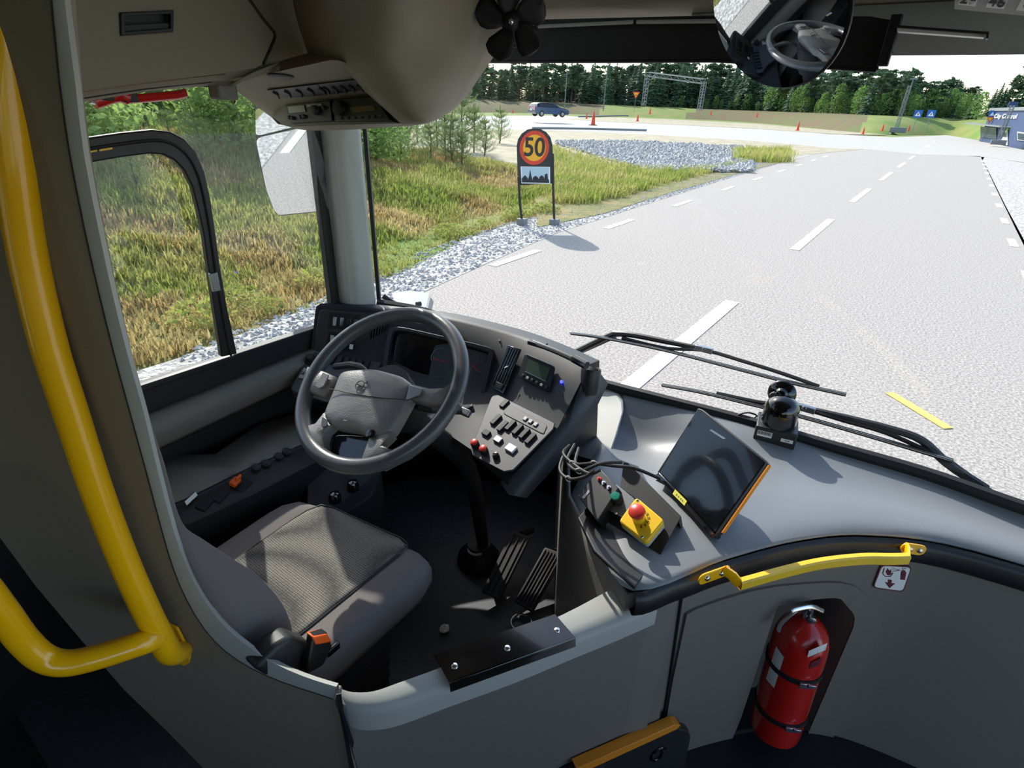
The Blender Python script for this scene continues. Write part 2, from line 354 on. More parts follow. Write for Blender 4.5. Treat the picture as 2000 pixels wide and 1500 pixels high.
# black roller sun blind
t=T('sun_blind',(-.7,1.53,.10),'black roller sun blind pulled across the top of the windscreen','sun blind')
YB=1.53
b=MB(); bl=[g(x,y,'y',YB) for x,y in ((900,120),(1000,120),(1400,118),(1715,137),(1717,124),(1732,122),(1733,106),(1744,104),(1746,40),(1700,32),(1400,30),(1060,38),(900,48))]
b.prism(bl,V((0,.006,0))); b.build('blind_cloth',M['rubber'],t)
b=MB(); b.tube([g(x,y,'y',YB) for x,y in ((900,121),(1000,121),(1400,119),(1712,138))],.004,8); b.build('hem_bar',M['black'],t)
b=MB(); b.tube([g(1052,52,'y',YB-.015),g(1236,43,'y',YB-.015)],.0045,8); b.tube([g(1244,43,'y',YB-.015),g(1420,41,'y',YB-.015)],.0045,8); b.build('guide_rod',M['lgrey'],t)
b=MB(); b.box(g(1738,80,'y',YB-.01),(.02,.02,.09)); b.build('end_bracket',M['black'],t,bevel=.002)
t=T('ceiling_light',(.1,1.5,.2),'long pale strip lamp set under the header right of the blind','lamp')
b=MB(); b.prism([g(x,y,'y',1.5) for x,y in ((1752,54),(1925,66),(1922,73),(1752,61))],V((0,.03,0))); b.build('diffuser',M['white'],t)
b=MB(); b.prism([g(x,y,'y',1.49) for x,y in ((1740,48),(1932,62),(1930,75),(1926,75),(1926,67),(1744,53))],V((0,.03,0))); b.build('housing',M['black'],t)
# number cards at top right
t=T('number_display',(.1,1.45,.2),'pale grey rail with black number cards 29 and 46 on the header','number display')
P=PL(g(1868,-20,'y',1.40),g(2040,0,'y',1.40),g(1868,20,'y',1.44))
b=MB(); b.prism(P.poly([(1866,-30),(2060,-12),(2055,36),(1864,18)]),-P.n*.006); b.build('rail',M['lgrey'],t)
cu_=(P.p(2011,12)-P.p(1894,0)).normalized(); cv_=P.n.cross(cu_); px_m=(P.p(1911,0)-P.p(1877,-3)).length
if cv_.z<0: cv_=-cv_
for i,(x,y,s) in enumerate(((1894,-5,'29'),(1950,0,'46'),(2011,6,'4'))):
    b=MB(); c=P.p(x,y,.001); b.box(c,(px_m,px_m*1.25,.002),(cu_,cv_,P.n)); b.build('card',M['white'],t)
    text(s,c+P.n*.003-cv_*.001,cu_,cv_,px_m*.78,'dkprint',t,'number',bold=.0003,sx=.85)
# ================================================================== OVERHEAD: storage box and console
t=T('overhead_locker',(-1.35,.6,-.02),'warm grey overhead locker with a recessed black pull above the side window','locker')
LX=-1.30
P=PL(g(145,0,'x',LX),g(480,0,'x',LX),g(145,180,'x',LX))
door=P.poly([(100,-60),(440,-60),(487,0),(512,35),(535,63),(537,72),(528,95),(514,126),(500,133),(440,143),(300,160),(145,181),(80,190)])
hole=P.poly([(234,26),(337,21),(336,61),(236,69)])
b=MB(); b.plate(door,[hole[::-1]],-P.n*.02); b.build('door',M['beige'],t,bevel=.003)
bez=P.poly([(233,25),(338,20),(337,62),(235,70)],.004); bi=P.poly([(243,31),(332,27),(331,55),(244,62)],.004)
b=MB(); b.ring(bez,bi,-P.n*.012); h=b.build('pull',M['black'],t,bevel=.0015)
b=MB(); b.prism(P.poly([(238,28),(334,24),(334,60),(240,66)],-.02),-P.n*.004); 
b.prism(P.poly([(243,50),(332,45),(331,58),(244,64)],-.002),-P.n*.006); b.build('pull_recess',M['black'],h)
# locker body around the door, returning to the window head
b=MB(); b.prism(P.poly([(60,-120),(700,-120),(640,115),(526,142),(450,156),(290,166),(145,184),(60,196)],-.024),-P.n*.012)
lo=[P.p(x,y,-.02) for x,y in ((60,196),(145,184),(290,164),(450,146))]; lb=[g(x,y,'x',XS+.02) for x,y in ((90,212),(150,200),(290,176),(470,160))]
b.grid([lo,[p*.5+q*.5+V((0,0,-.006)) for p,q in zip(lo,lb)],lb]); b.build('body',M['beige'],t,solid=.004,ang=60)
b=MB(); b.tube([p*.75+q*.25-V((0,0,.006)) for p,q in zip(lo,lb)],.0018,5); b.build('seam',M['rubber'],t)
b=MB(); e1=P.poly([(440,-60),(487,0),(512,35),(535,63),(537,72),(528,95),(514,126)],.0); b.tube(e1,.0035,6); b.build('door_gasket',M['rubber'],t)
# grey sensor knob under the locker
t=T('ceiling_sensor',g(430,170,'x',-1.5),'small grey knob fitting hanging under the overhead locker','fitting')
b=MB(); c=g(430,146,'x',-1.42); b.lathe(c,V((0,0,-1)),[(.05,0),(.05,.012),(.034,.02),(.026,.024)],20); b.build('flange',M['grey'],t)
b=MB(); b.box(c-V((0,0,.035)),(.045,.05,.035)); b.build('knob',M['grey'],t,bevel=.006)
# red emergency hammer
t=T('emergency_hammer',g(270,190,'x',-1.6),'red emergency hammer clipped above the side window','hammer')
hx=-1.60
b=MB(); b.tube([g(x,y,'x',hx) for x,y in ((250,194),(300,190),(345,186),(362,182))],[.012,.014],10,2,flat=.6); b.build('handle',M['red'],t)
b=MB(); b.tube([g(x,y,'x',hx) for x,y in ((183,200),(205,193),(230,186),(250,192))],.017,10,2,flat=.8); b.build('head',M['red'],t)
b=MB(); b.tube([g(176,196,'x',hx),g(188,199,'x',hx)],.007,8); b.build('tip',M['chrome'],t)
b=MB(); b.box(g(250,181,'x',hx),(.02,.035,.04)); b.box(g(160,186,'x',hx),(.03,.12,.02)); b.build('clip',M['black'],t,bevel=.003)
# ---- overhead console with grilles and radio units
t=T('overhead_console',(-1.2,1.0,-.07),'large moulded warm grey overhead console holding two radio units and louvred grilles','console')
RY=1.0
# underside (sloping) from near edge up to the radio lip
U=PL(g(450,164,'y',.86),g(650,119,'y',.80),g(575,205,'y',1.0))
Q=PL(g(566,206,'y',1.005),g(745,190,'y',1.005),g(580,246,'y',1.0))
ua,ub,uc=gd(452,168,1.42),gd(676,122,1.17),Q.p(660,193); un=(ub-ua).cross(uc-ua).normalized(); un=un if un.dot(ua)<0 else -un
def ug(x,y,o=0): return gp(x,y,ua,un)+un*o
und=[ug(452,168),ug(520,145),ug(600,128),ug(648,118),ug(676,122)]
up_=[g(x,y-(3,14,22,22,20)[k],'x',-1.305) for k,(x,y) in enumerate(((452,168),(520,145),(600,128),(648,118),(676,122)))]
mid=[ug(497,203),ug(548,186),ug(625,172),ug(690,160),ug(712,160)]
rt_=[ug(532,229),ug(563,202),ug(660,193),ug(742,188),ug(750,192)]
rb_=[Q.p(543,241),Q.p(575,246),Q.p(660,243),Q.p(770,240),Q.p(784,240)]
lip=[p+V((0,.03,-.004)) for p in (Q.p(548,243),Q.p(577,250),Q.p(660,249),Q.p(745,243),Q.p(786,241))]
b=MB(); b.grid([spline(r_,3) for r_ in (up_,und,mid,rt_,rb_,lip)]); b.build('underside',M['beige'],t,solid=.004,ang=60)
# cheek: the large smooth front shell
rows=[[g(560,-120,'x',-1.305),gd(600,-120,1.12),gd(680,-120,1.0),gd(780,-120,1.0),gd(900,-120,1.1),gd(1010,-120,1.3)],
      [g(575,10,'x',-1.305),gd(610,10,1.2),gd(680,10,1.08),gd(770,10,1.05),gd(860,10,1.15),gd(985,10,1.36)],
      [g(595,80,'x',-1.305),gd(622,80,1.24),gd(680,80,1.13),gd(760,80,1.10),gd(860,80,1.2),gd(978,80,1.40)],
      [g(615,124,'x',-1.305),gd(648,119,1.24),gd(682,122,1.165),gd(760,125,1.13),gd(860,120,1.22),gd(955,122,1.42)],
      [gd(690,158,1.27),gd(700,153,1.215),gd(713,155,1.18),gd(790,165,1.17),gd(862,162,1.24),gd(934,152,1.42)],
      [gd(738,200,1.29),gd(742,200,1.25),gd(748,199,1.22),gd(800,205,1.20),gd(858,196,1.26),gd(910,188,1.42)],
      [gd(784,240,1.32),gd(785,240,1.29),gd(787,240,1.27),gd(822,239,1.24),gd(852,230,1.28),gd(886,212,1.42)],
      [gd(784,240,1.36),gd(785,240,1.36),gd(787,240,1.36),gd(822,239,1.38),gd(852,230,1.42),gd(888,208,1.50)]]
b=MB(); R2=[spline(r,4) for r in rows]; C2=[spline(list(c),3) for c in zip(*R2)]
b.grid(C2); b.build('front_shell',M['beige'],t,solid=.004,ang=75)
# side return closing the console towards the locker, left lip
b=MB(); b.grid([[und[0],mid[0],rt_[0],rb_[0],lip[0]],[p+V((-.03,.09,.01)) for p in (und[0],mid[0],rt_[0],rb_[0],lip[0])]]); b.build('side_return',M['beige'],t,solid=.004)
# speaker slot
b=MB(); b.lathe(ug(548,147,.002),un,[(.001,0),(.036,0),(.038,.002),(.03,.004),(.001,.004)],24,sc=(1,.34)); b.build('speaker_grille',M['black'],t)
# louvred grilles
G=PL(ug(525,182),ug(700,150),ug(560,205))
for pol in ([(522,172),(620,160),(644,180),(636,182),(575,186),(560,187)],[(620,160),(706,150),(718,170),(646,180)]):
    b=MB(); b.prism([gp(x,y,G.P,G.n)+G.n*.003 for x,y in pol],G.n*.003); gr=b.build('grille',M['black'],t,bevel=.001)
    x0=min(p[0] for p in pol)+20; x1=max(p[0] for p in pol)-12
    for i in range(5):
        x=x0+(x1-x0)*i/4; y=180-(x-550)*.09; b=MB()
        b.tube([G.p(x-8,y-7,.008),G.p(x,y-3,.008),G.p(x+4,y+5,.008)],.0028,6); b.build('louvre',M['dash2'],gr)
# radio units (two slots side by side)
face=[(563,204),(662,195),(745,190),(765,230),(778,240),(660,241),(576,244)]
b=MB(); b.prism([Q.p(x,y,.010) for x,y in face],-Q.n*.02); b.build('radio_bezel',M['black'],t,bevel=.002)
def onQ(px,py,off=0): return Q.p(px,py,.011+off)
u1=T.__call__ if False else None
b=MB(); b.prism([onQ(x,y) for x,y in ((567,207),(655,198),(659,237),(578,241))],Q.n*.006); r1=b.build('tachograph',M['black'],t,bevel=.001)
b=MB(); b.prism([onQ(x,y,.007) for x,y in ((574,210),(606,207),(609,220),(577,223))],Q.n*.001); b.build('display',mat('amber_lcd',(120,112,66),.3),r1)
b=MB(); b.prism([onQ(x,y,.007) for x,y in ((611,206),(640,204),(640,209),(611,211))],Q.n*.001); b.build('label_strip',M['lgrey'],r1)
for x,y in ((578,231),(584,232),(600,230),(606,229),(645,212)):
    b=MB(); b.lathe(onQ(x,y,.006),Q.n,[(.005,0),(.005,.006),(.003,.007)],12); b.build('button',M['dash2'],r1)
b=MB(); b.lathe(onQ(629,217,.006),Q.n,[(.012,0),(.011,.012),(.006,.013)],16); b.build('knob',M['dash2'],r1)
b=MB(); b.prism([onQ(x,y) for x,y in ((664,197),(742,191),(772,236),(664,237))],Q.n*.006); r2=b.build('radio',M['black'],t,bevel=.001)
b=MB(); b.lathe(onQ(677,214,.006),Q.n,[(.018,0),(.016,.014),(.01,.015)],20); b.build('knob',M['rubber'],r2)
b=MB(); b.prism([onQ(x,y,.007) for x,y in ((695,211),(741,208),(746,217),(700,222))],Q.n*.001); b.build('display',mat('amber_lcd_dark',(96,78,40),.3),r2)
for i in range(7):
    b=MB(); b.box(onQ(676+i*13,233-i*.7,.008),(.013,.005,.003),Q.ax()); b.build('button',M['dash2'],r2)
# ================================================================== FAN
t=T('cab_fan',(-.95,1.2,.0),'small black electric fan with broad blades hanging below the ceiling beside the blind','fan')
fc=g(998,42,'y',1.22); fn=(-fc).normalized(); fu,fv,_=frame(fn)
b=MB(); b.lathe(fc-fn*.05,fn,[(.016,0),(.024,.01),(.024,.045),(.014,.06),(.006,.064)],20); b.build('motor',M['rubber'],t)
b=MB(); b.tube([fc-fn*.05,fc-fn*.06+V((0,.02,.08)),V((fc.x,1.40,.5))],.010,8,3); b.build('stalk',M['rubber'],t)
for k,ang in enumerate((195,120,60,-15,250,310)[:5]):
    ang=(168,100,28,-38,-112)[k]; a=rad(ang); d=fu*math.cos(a)+fv*math.sin(a); e=-fu*math.sin(a)+fv*math.cos(a); rows=[]
    for r_,w0,w1 in ((.012,-.006,.010),(.03,-.020,.022),(.05,-.034,.028),(.066,-.036,.026),(.078,-.024,.014),(.083,-.008,.004)):
        rows.append([fc+d*r_+e*(w0+(w1-w0)*q/4)+fn*(.010*(q/4-.5)*2*min(1,r_/.04)) for q in range(5)])
    b=MB(); b.grid(rows); b.build('blade',M['rubber'],t,solid=.0016)
b=MB(); b.ball(fc+fn*.014,.007); b.build('hub_nut',M['chrome'],t)
b=MB(); b.lathe(fc-fn*.01,fn,[(.048,0),(.05,.003),(.046,.006)],24) if False else b.tube([fc-fn*.03+(fu*math.cos(x)+fv*math.sin(x))*.052 for x in [math.pi*(-.55+1.1*i/14) for i in range(15)]],.002,5); b.build('guard_wire',M['steel'],t)
# ================================================================== CONVEX MIRROR
t=T('interior_mirror',(-.25,1.1,.0),'round convex black-rimmed driver mirror hanging from the header','mirror')
mc=g(1504,20,'y',1.12); tgt=V((-1.02,.865,-.68)); tp=g(1585,85,'y',1.12)
nrm=((-tp).normalized()+(tgt-tp).normalized()).normalized()
Rs=1.5; mc0=tp-nrm*Rs; mn=(mc-mc0).normalized(); mc=mc0+mn*Rs; D=mc.length; r0=.128
# the sphere's centre lies behind the glass so that at tp the normal is nrm
mu,mv,_=frame(mn)
rows=[]
for i in range(13):
    a=math.asin(r0/Rs)*i/12; rows.append([mc+(mu*math.cos(x)+mv*math.sin(x))*Rs*math.sin(a)+mn*(Rs*math.cos(a)-Rs) for x in [2*math.pi*j/48 for j in range(48)]])
b=MB(); b.grid(rows,True); b.build('mirror_glass',M['mirror'],t,ang=180)
h0=Rs*math.cos(math.asin(r0/Rs))-Rs
b=MB(); b.lathe(mc+mn*(h0-.003),-mn,[(r0+.001,0),(r0+.004,.002),(r0+.004,.006),(r0*.9,.02),(r0*.5,.036),(.02,.04)],48); b.build('shell',M['black'],t)
b=MB(); b.tube([mc-mn*.05,mc-mn*.08+V((0,.04,.1)),V((mc.x+.02,1.42,.45))],.009,8,3); b.build('arm',M['rubber'],t)
# ================================================================== CAB PARTITION, HALF DOOR
PA=V((-.65,.39,0)); PN=V((.38,-.92,0)).normalized()
def pw(px,py,off=0): return gp(px,py,PA,PN)+PN*off
t=T('cab_partition',(-1.0,.25,BZ),'tall warm grey curved partition behind the driver seat with a rounded cut-out edge','partition')
edge=[(96,-60),(100,0),(108,80),(116,160),(134,290),(163,440),(190,560),(222,690),(252,800),(285,920),(317,1040),(340,1115),(366,1175),(400,1230),(440,1272),(490,1305),(550,1332),(610,1352),(652,1366)]
sil=[(116,-60),(120,0),(130,80),(142,170),(158,300),(190,462),(216,580),(246,700),(276,805),(305,925),(336,1040),(362,1110),(390,1165),(425,1215),(462,1250),(510,1285),(560,1312),(612,1332),(655,1345)]
outl=[pw(x,y) for x,y in edge]+[pw(672,1420),pw(698,1520),pw(720,1640),pw(520,1640),pw(412,1516),pw(330,1432),pw(240,1345),pw(150,1240),pw(70,1145),pw(0,1050),pw(-120,900),pw(-200,400),pw(-200,-60)]
b=MB(); b.prism(outl,-PN*.03); b.build('panel',M['beige'],t)
e=[pw(x,y,-.0005) for x,y in edge]; s_=[pw(x,y,-.0) for x,y in sil]
mid1=[p*.55+q*.45+PN*.0 for p,q in zip(e,s_)]; e2=[q-PN*.012 for q in s_]
b=MB(); b.grid([spline(e,2),spline(mid1,2),spline([q-PN*.004 for q in s_],2),spline([q-PN*.012+q.normalized()*.02 for q in s_],2),spline([q-PN*.012+q.normalized()*.06 for q in s_],2)]); b.build('edge_trim',M['lgrey'],t,ang=50)
b=MB(); b.tube(spline([p+PN*.0005 for p in e],2),.0012,5); b.build('seam',M['rubber'],t)
# half door
DA=g(670,1375,'z',-1.09); DB=g(1325,1165,'z',-1.09); dd=(DB-DA); dd.z=0; DN=V((dd.y,-dd.x,0)).normalized()
if DN.dot(DA)>0: DN=-DN
def dw(px,py,off=0): return gp(px,py,DA,DN)+DN*off
def dwo(px,py,off): return gp(px,py,DA+DN*off,DN)
t=T('cab_door',(-.45,.7,BZ),'grey half-height cab door with a pale rounded top rail','door')
topo=[(664,1372),(690,1386),(730,1388),(780,1378),(880,1342),(1000,1300),(1120,1252),(1220,1212),(1322,1168)]
outl=[dw(x,y) for x,y in topo]+[dw(1318,1200),dw(1302,1300),dw(1284,1430),dw(1260,1600),dw(720,1600),dw(698,1500)]
b=MB(); b.prism(outl,-DN*.03); b.build('panel',M['grey'],t)
topi=[(661,1344),(690,1352),(730,1350),(780,1333),(870,1300),(985,1250),(1100,1200),(1180,1158),(1240,1128)]
O_=[g(x,y,'z',-1.102) for x,y in topo]; I_=[g(x,y,'z',-1.086) for x,y in topi]
b=MB(); b.grid([spline([p-V((0,0,.10)) for p in I_],3),spline(I_,3),spline([p*.4+q*.6+V((0,0,.006)) for p,q in zip(I_,O_)],3),spline(O_,3),spline([p+DN*.003-V((0,0,.012)) for p in O_],3),spline([p+DN*.003-V((0,0,.06)) for p in O_],3)]); b.build('top_rail',M['lgrey'],t,ang=60)
# gap between partition and door with bright latch
t=T('door_latch',dw(680,1480),'narrow bright metal latch in the gap between partition and cab door','latch')
b=MB(); b.prism([dw(x,y,.003) for x,y in ((656,1352),(666,1350),(676,1420),(690,1490),(700,1530),(688,1530),(672,1440))],DN*.003); b.build('gap_seal',M['rubber'],t)
b=MB(); b.prism([dw(x,y,.007) for x,y in ((664,1376),(668,1374),(690,1440),(688,1452),(680,1440))],DN*.004); b.build('latch_plate',M['chrome'],t)
# black protective plate on the door top
t=T('door_top_plate',(-.45,.72,-1.07),'black folded metal cover plate with three screws on the cab door top','cover plate')
zt=-1.078
P=PL(gp(848,1279,V((0,0,zt)),EZ),gp(1084,1199,V((0,0,zt)),EZ),gp(876,1334,V((0,0,zt)),EZ))
pol=P.poly([(848,1279),(1084,1199),(1124,1246),(878,1334)])
b=MB(); b.prism(pol,-EZ*.003); lip=[pol[3],pol[2],pol[2]+DN*.006-EZ*.022,pol[3]+DN*.006-EZ*.022]; b.prism(lip,-DN*.003); b.build('plate',M['gloss'],t,bevel=.0012)
for x,y in ((888,1301),(991,1266),(1088,1231)):
    b=MB(); b.lathe(P.p(x,y,.000),EZ,[(.0075,0),(.006,.003),(.002,.004)],14); b.build('screw',M['chrome'],t)
# ================================================================== GRAB POLES
t=T('grab_pole',(-.9,.2,-1.3),'thick yellow bent grab pole with a side branch, bolted to the cab partition','grab pole')
def pd(x,y,d): return gd(x,y,d)
main=[pd(-14,-90,.64),pd(-3,0,.655),pd(9,150,.68),pd(30,330,.72),pd(55,500,.77),pd(95,670,.82),pd(140,810,.87),pd(190,960,.93),pd(240,1090,.99),pd(285,1190,1.04),pd(310,1238,1.07),pd(330,1272,1.10),pd(350,1272,1.14),pd(360,1250,1.19)]
b=MB(); b.tube(main,.0235,20,6); b.build('pole',M['yellow'],t)
br=[pd(-170,1050,.82),pd(-60,1120,.86),pd(0,1190,.90),pd(45,1250,.94),pd(85,1285,.965),pd(130,1295,.98),pd(190,1283,1.0),pd(270,1258,1.03),pd(305,1246,1.06)]
b=MB(); b.tube(br,.0225,18,6); b.build('branch',M['yellow'],t)
b=MB(); P=PL(pw(320,1215,.002),pw(375,1215,.002),pw(330,1310,.002))
b.prism([pw(x,y,.001) for x,y in ((322,1222),(335,1215),(350,1222),(362,1245),(376,1275),(374,1290),(365,1296),(345,1290),(325,1250))],PN*.006); b.build('flange',M['yellow'],t,bevel=.002)
b=MB(); b.lathe(pw(335,1232,.006),PN,[(.008,0),(.007,.004),(.003,.005)],12); b.build('bolt',M['chrome'],t)
# ================================================================== FRONT LEDGE, BULKHEAD, HANDRAIL
foot=[(-.70,1.77,-.955),(-.56,1.805,-.955),(-.31,1.835,-.955),(-.05,1.855,-.955),(.23,1.87,-.955),(.48,1.85,-.955),(.9,1.80,-.955),(1.35,1.66,-.955)]
frt=[(-.60,1.19,-1.06),(-.45,1.06,-1.03),(-.287,.955,-1.02),(-.14,1.19,-1.015),(0,1.385,-1.015),(.15,1.525,-1.015),(.38,1.63,-1.015),(.9,1.68,-1.015)]
ts=[0,.05,.12,.22,.35,.55,.8,1]
dips=[[0,.01,.03,.06,.06,.03,.0,0],[0,0,.03,.09,.09,.03,0,0],[0,0,0,.03,.02,0,0,0]]+[[0,0,.008,.02,.02,.008,0,0]]*5
rows=[]
for i,tt in enumerate(ts):
    rows.append([V(a)*(1-tt)+V(c)*tt+V((0,0,(.02*tt*(1-tt))-dips[j][i]+( .008 if i==1 else 0))) for j,(a,c) in enumerate(zip(foot,frt))])
R2=[spline(r,5) for r in rows]; C2=[spline(list(c),4) for c in zip(*R2)]
t=T('dash_shelf',(0,1.6,-1.05),'broad smooth grey shelf below the windscreen right of the steering wheel','dashboard shelf')
b=MB(); b.grid(C2); b.build('top',M['ledge'],t,solid=.006,ang=180)
CP=spline([V((x,y,0)) for x,y in ((-.6,1.19),(-.45,1.06),(-.30,.945),(-.22,1.05),(-.14,1.185),(0,1.38),(.15,1.52),(.38,1.625),(.9,1.675),(1.35,1.62))],6)
def off2(P,d):
    out=[]
    for i,p in enumerate(P):
        a=P[max(i-1,0)]; c=P[min(i+1,len(P)-1)]; tt=(c-a).normalized(); out.append(p+V((tt.y,-tt.x,0))*d)
    return out
b=MB(); sec=[(0,-1.018),(.012,-1.022),(.018,-1.034),(.016,-1.078),(.006,-1.088),(-.03,-1.088)]
i0=13
bp=CP[i0:]
b.grid([[p+V((0,0,z)) for p in off2(bp,d)] for d,z in sec]); b.build('front_band',M['black'],t,ang=60)
# grey pedestal flank facing the driver
b=MB(); 
pedpts=[V((-.95,1.76,0)),V((-.60,1.19,0)),V((-.45,1.06,0)),V((-.30,.955,0)),V((-.21,1.06,0))]
b.grid([[p+V((0,0,z)) for p in pedpts] for z in (-1.04,-1.10,-1.35,-1.6,-1.9)]); b.build('pedestal_side',M['grey'],t,solid=.01)
b=MB(); lp=[g(1150,742,'z',-.95),g(1180,757,'z',-.952),g(1204,770,'z',-.958),g(1215,786,'z',-.966),g(1217,806,'z',-.98),g(1205,850,'z',-1.02),g(1185,908,'z',-1.065),g(1105,885,'z',-1.09),g(1130,810,'z',-1.03)]
b.prism(lp,V((-.01,.03,-.002))); b.build('end_panel',M['lgrey'],t,bevel=.005)
# bulkhead as a curved upright wall; helper maps picture points onto it
BC=spline([V((x,y,0)) for x,y in ((-.225,1.085),(-.13,1.235),(0,1.395),(.15,1.535),(.38,1.64),(.9,1.69),(1.35,1.64))],8)
SL=[0]
for a,c in zip(BC,BC[1:]): SL.append(SL[-1]+(c-a).length)
def bs(px,py):                              # picture point -> (arc length, z) on the bulkhead
    r=ray(px,py)
    for i,(a,c) in enumerate(zip(BC,BC[1:])):
        d=c-a; den=r.x*d.y-r.y*d.x
        if abs(den)<1e-9: continue
        tt=(a.x*d.y-a.y*d.x)/den; 
        s_=((r.x*tt-a.x)*d.x+(r.y*tt-a.y)*d.y)/d.length_squared
        if tt>0 and (-.001<=s_<=1.001 or (i==0 and s_<0) or (i==len(BC)-2 and s_>1)): return (SL[i]+s_*d.length,r.z*tt)
def b3(s_,z,o=0):
    i=0
    while i<len(BC)-2 and SL[i+1]<s_: i+=1
    a,c=BC[i],BC[i+1]; d=(c-a).normalized(); p=a+d*(s_-SL[i]); return V((p.x,p.y,z))+V((d.y,-d.x,0))*o
def bso(px,py,o):
    r=ray(px,py); s_,z=bs(px,py); a=b3(s_,z,o); lo=s_-.3; hi=s_+.3        # slide along until the offset point lies on the line of sight
    f=lambda q:(lambda p:p.x*r.y-p.y*r.x)(b3(q,0,o))
    fl=f(lo)
    for _ in range(40):
        m_=(lo+hi)/2
        if (f(m_)>0)==(fl>0): lo=m_
        else: hi=m_
    p=b3(lo,0,o); return b3(lo,r.z*math.hypot(p.x,p.y)/math.hypot(r.x,r.y),o)
def bw(px,py,o=0): return bso(px,py,o)
def bent(outer,holes,o,th):
    m=MB(); plate(m,[V((a,z,0)) for a,z in outer],[[V((a,z,0)) for a,z in h] for h in holes],V((0,0,-th)))
    x=min(a for a,_ in outer)
    while x<max(a for a,_ in outer):
        bmesh.ops.bisect_plane(m.b,geom=m.b.verts[:]+m.b.edges[:]+m.b.faces[:],plane_co=V((x,0,0)),plane_no=V((1,0,0))); x+=.04
    for v in m.b.verts: v.co=b3(v.co.x,v.co.y,o+v.co.z)
    return m
niche=[(1513,1186),(1520,1178),(1628,1164),(1640,1166),(1664,1194),(1667,1204),(1664,1222),(1575,1432),(1425,1446),(1444,1400),(1460,1352)]
nz=[bs(*p) for p in niche]
t=T('front_bulkhead',(.2,1.6,BZ),'curved grey bulkhead below the dash shelf with an angular niche for the extinguisher','bulkhead')
zb=BZ
m=bent([(0,-1.06),(SL[-1],-1.06),(SL[-1],zb),(0,zb)],[nz],0,.012); m.build('wall_panel',M['grey'],t)
dl=[(1338,1196),(1352,1188),(1400,1170),(1460,1152),(1520,1141),(1580,1136),(1640,1135),(1668,1142),(1686,1156),(1714,1194),(1719,1206),(1716,1224),(1618,1456),(1300,1500),(1292,1440),(1310,1330)]
m=bent([bs(*p) for p in dl],[nz],.008,.009); m.build('locker_door',M['grey'],t,bevel=.003)
ctr=b3((nz[0][0]+nz[4][0])/2,-1.5); inn=V((-.62,.78,0))*.17
fr=[b3(a,z,.002) for a,z in nz]
cN=sum((p for p in fr),V())/len(fr)
bk=[p+inn-(p-cN)*.03 for p in fr]
b=MB(); vs=[b.b.verts.new(p) for p in fr]; v2=[b.b.verts.new(p) for p in bk]
for i in range(len(fr)): j=(i+1)%len(fr); b.b.faces.new((vs[i],vs[j],v2[j],v2[i]))
b.b.faces.new(v2); b.build('niche',M['grey'],t,solid=.002)
b=MB(); b.tube([b3(bs(x,y)[0],bs(x,y)[1],.004) for x,y in ((1330,1164),(1322,1220),(1306,1330),(1290,1432))],.0035,6); b.build('seam',M['rubber'],t)
# fire extinguisher
t=T('fire_extinguisher',(.1,1.5,-1.8),'red fire extinguisher strapped upright in the niche of the bulkhead','fire extinguisher')
E0=g(1513,1416,'y',1.455); E1=g(1577,1205,'y',1.47); ea=(E1-E0).normalized(); L=(E1-E0).length; rr_=.078
b=MB(); b.lathe(E0,ea,[(rr_*.8,-.012),(rr_*.97,-.006),(rr_,.012),(rr_,L-.12),(rr_*.97,L-.08),(rr_*.84,L-.045),(rr_*.6,L-.02),(rr_*.3,L-.006),(.018,L)],36); b.build('cylinder',M['red'],t)
for px,py in ((1560,1298),(1524,1372)):
    h=ea.dot(gp(px,py,E0,V((-.55,-.83,0)))-E0); b=MB(); b.lathe(E0+ea*h,ea,[(rr_+.001,-.009),(rr_+.004,-.008),(rr_+.004,.008),(rr_+.001,.009)],36); st=b.build('strap',M['rubber'],t)
    c=E0+ea*h+V((.50,-.86,0))*(rr_+.006); q=(V((.86,.5,0)),ea,V((.5,-.86,0))); b=MB(); b.box(c,(.03,.018,.008),q); b.box(c+q[0]*.018+q[1]*.006+q[2]*.006,(.022,.012,.006),q); b.build('buckle',M['chrome'],st,bevel=.001)
b=MB(); tp_=E1+ea*.0; b.lathe(tp_,ea,[(.017,-.004),(.017,.012),(.012,.014),(.012,.035),(.007,.037)],14); b.build('valve',M['chrome'],t,label='brass and steel valve')
b=MB(); b.tube([tp_+ea*.03,g(1560,1190,'y',1.40),g(1528,1215,'y',1.36),g(1521,1230,'y',1.355)],[.007,.012],8,3,flat=.5); b.build('lower_lever',M['chrome'],t)
b=MB(); b.tube([g(1607,1193,'y',1.45),g(1585,1185,'y',1.42),g(1555,1190,'y',1.38),g(1546,1194,'y',1.37)],[.007,.006],8,3,flat=.6); b.build('upper_lever',M['chrome'],t)
b=MB(); b.lathe(tp_+ea*.018,V((.4,-.9,0)),[(.004,0),(.004,.02),(.013,.022),(.013,.032),(.01,.034)],14); b.build('gauge',M['steel'],t)
def onE(px,py,o=.001):                      # picture point on the cylinder
    r=ray(px,py); a=ea; A=r-a*r.dot(a); B=-(E0-a*E0.dot(a)); aa=A.dot(A); bb=2*A.dot(B); cc=B.dot(B)-(rr_+o)**2
    q=bb*bb-4*aa*cc; 
    if q<0: return None
    return r*((-bb-math.sqrt(q))/(2*aa))
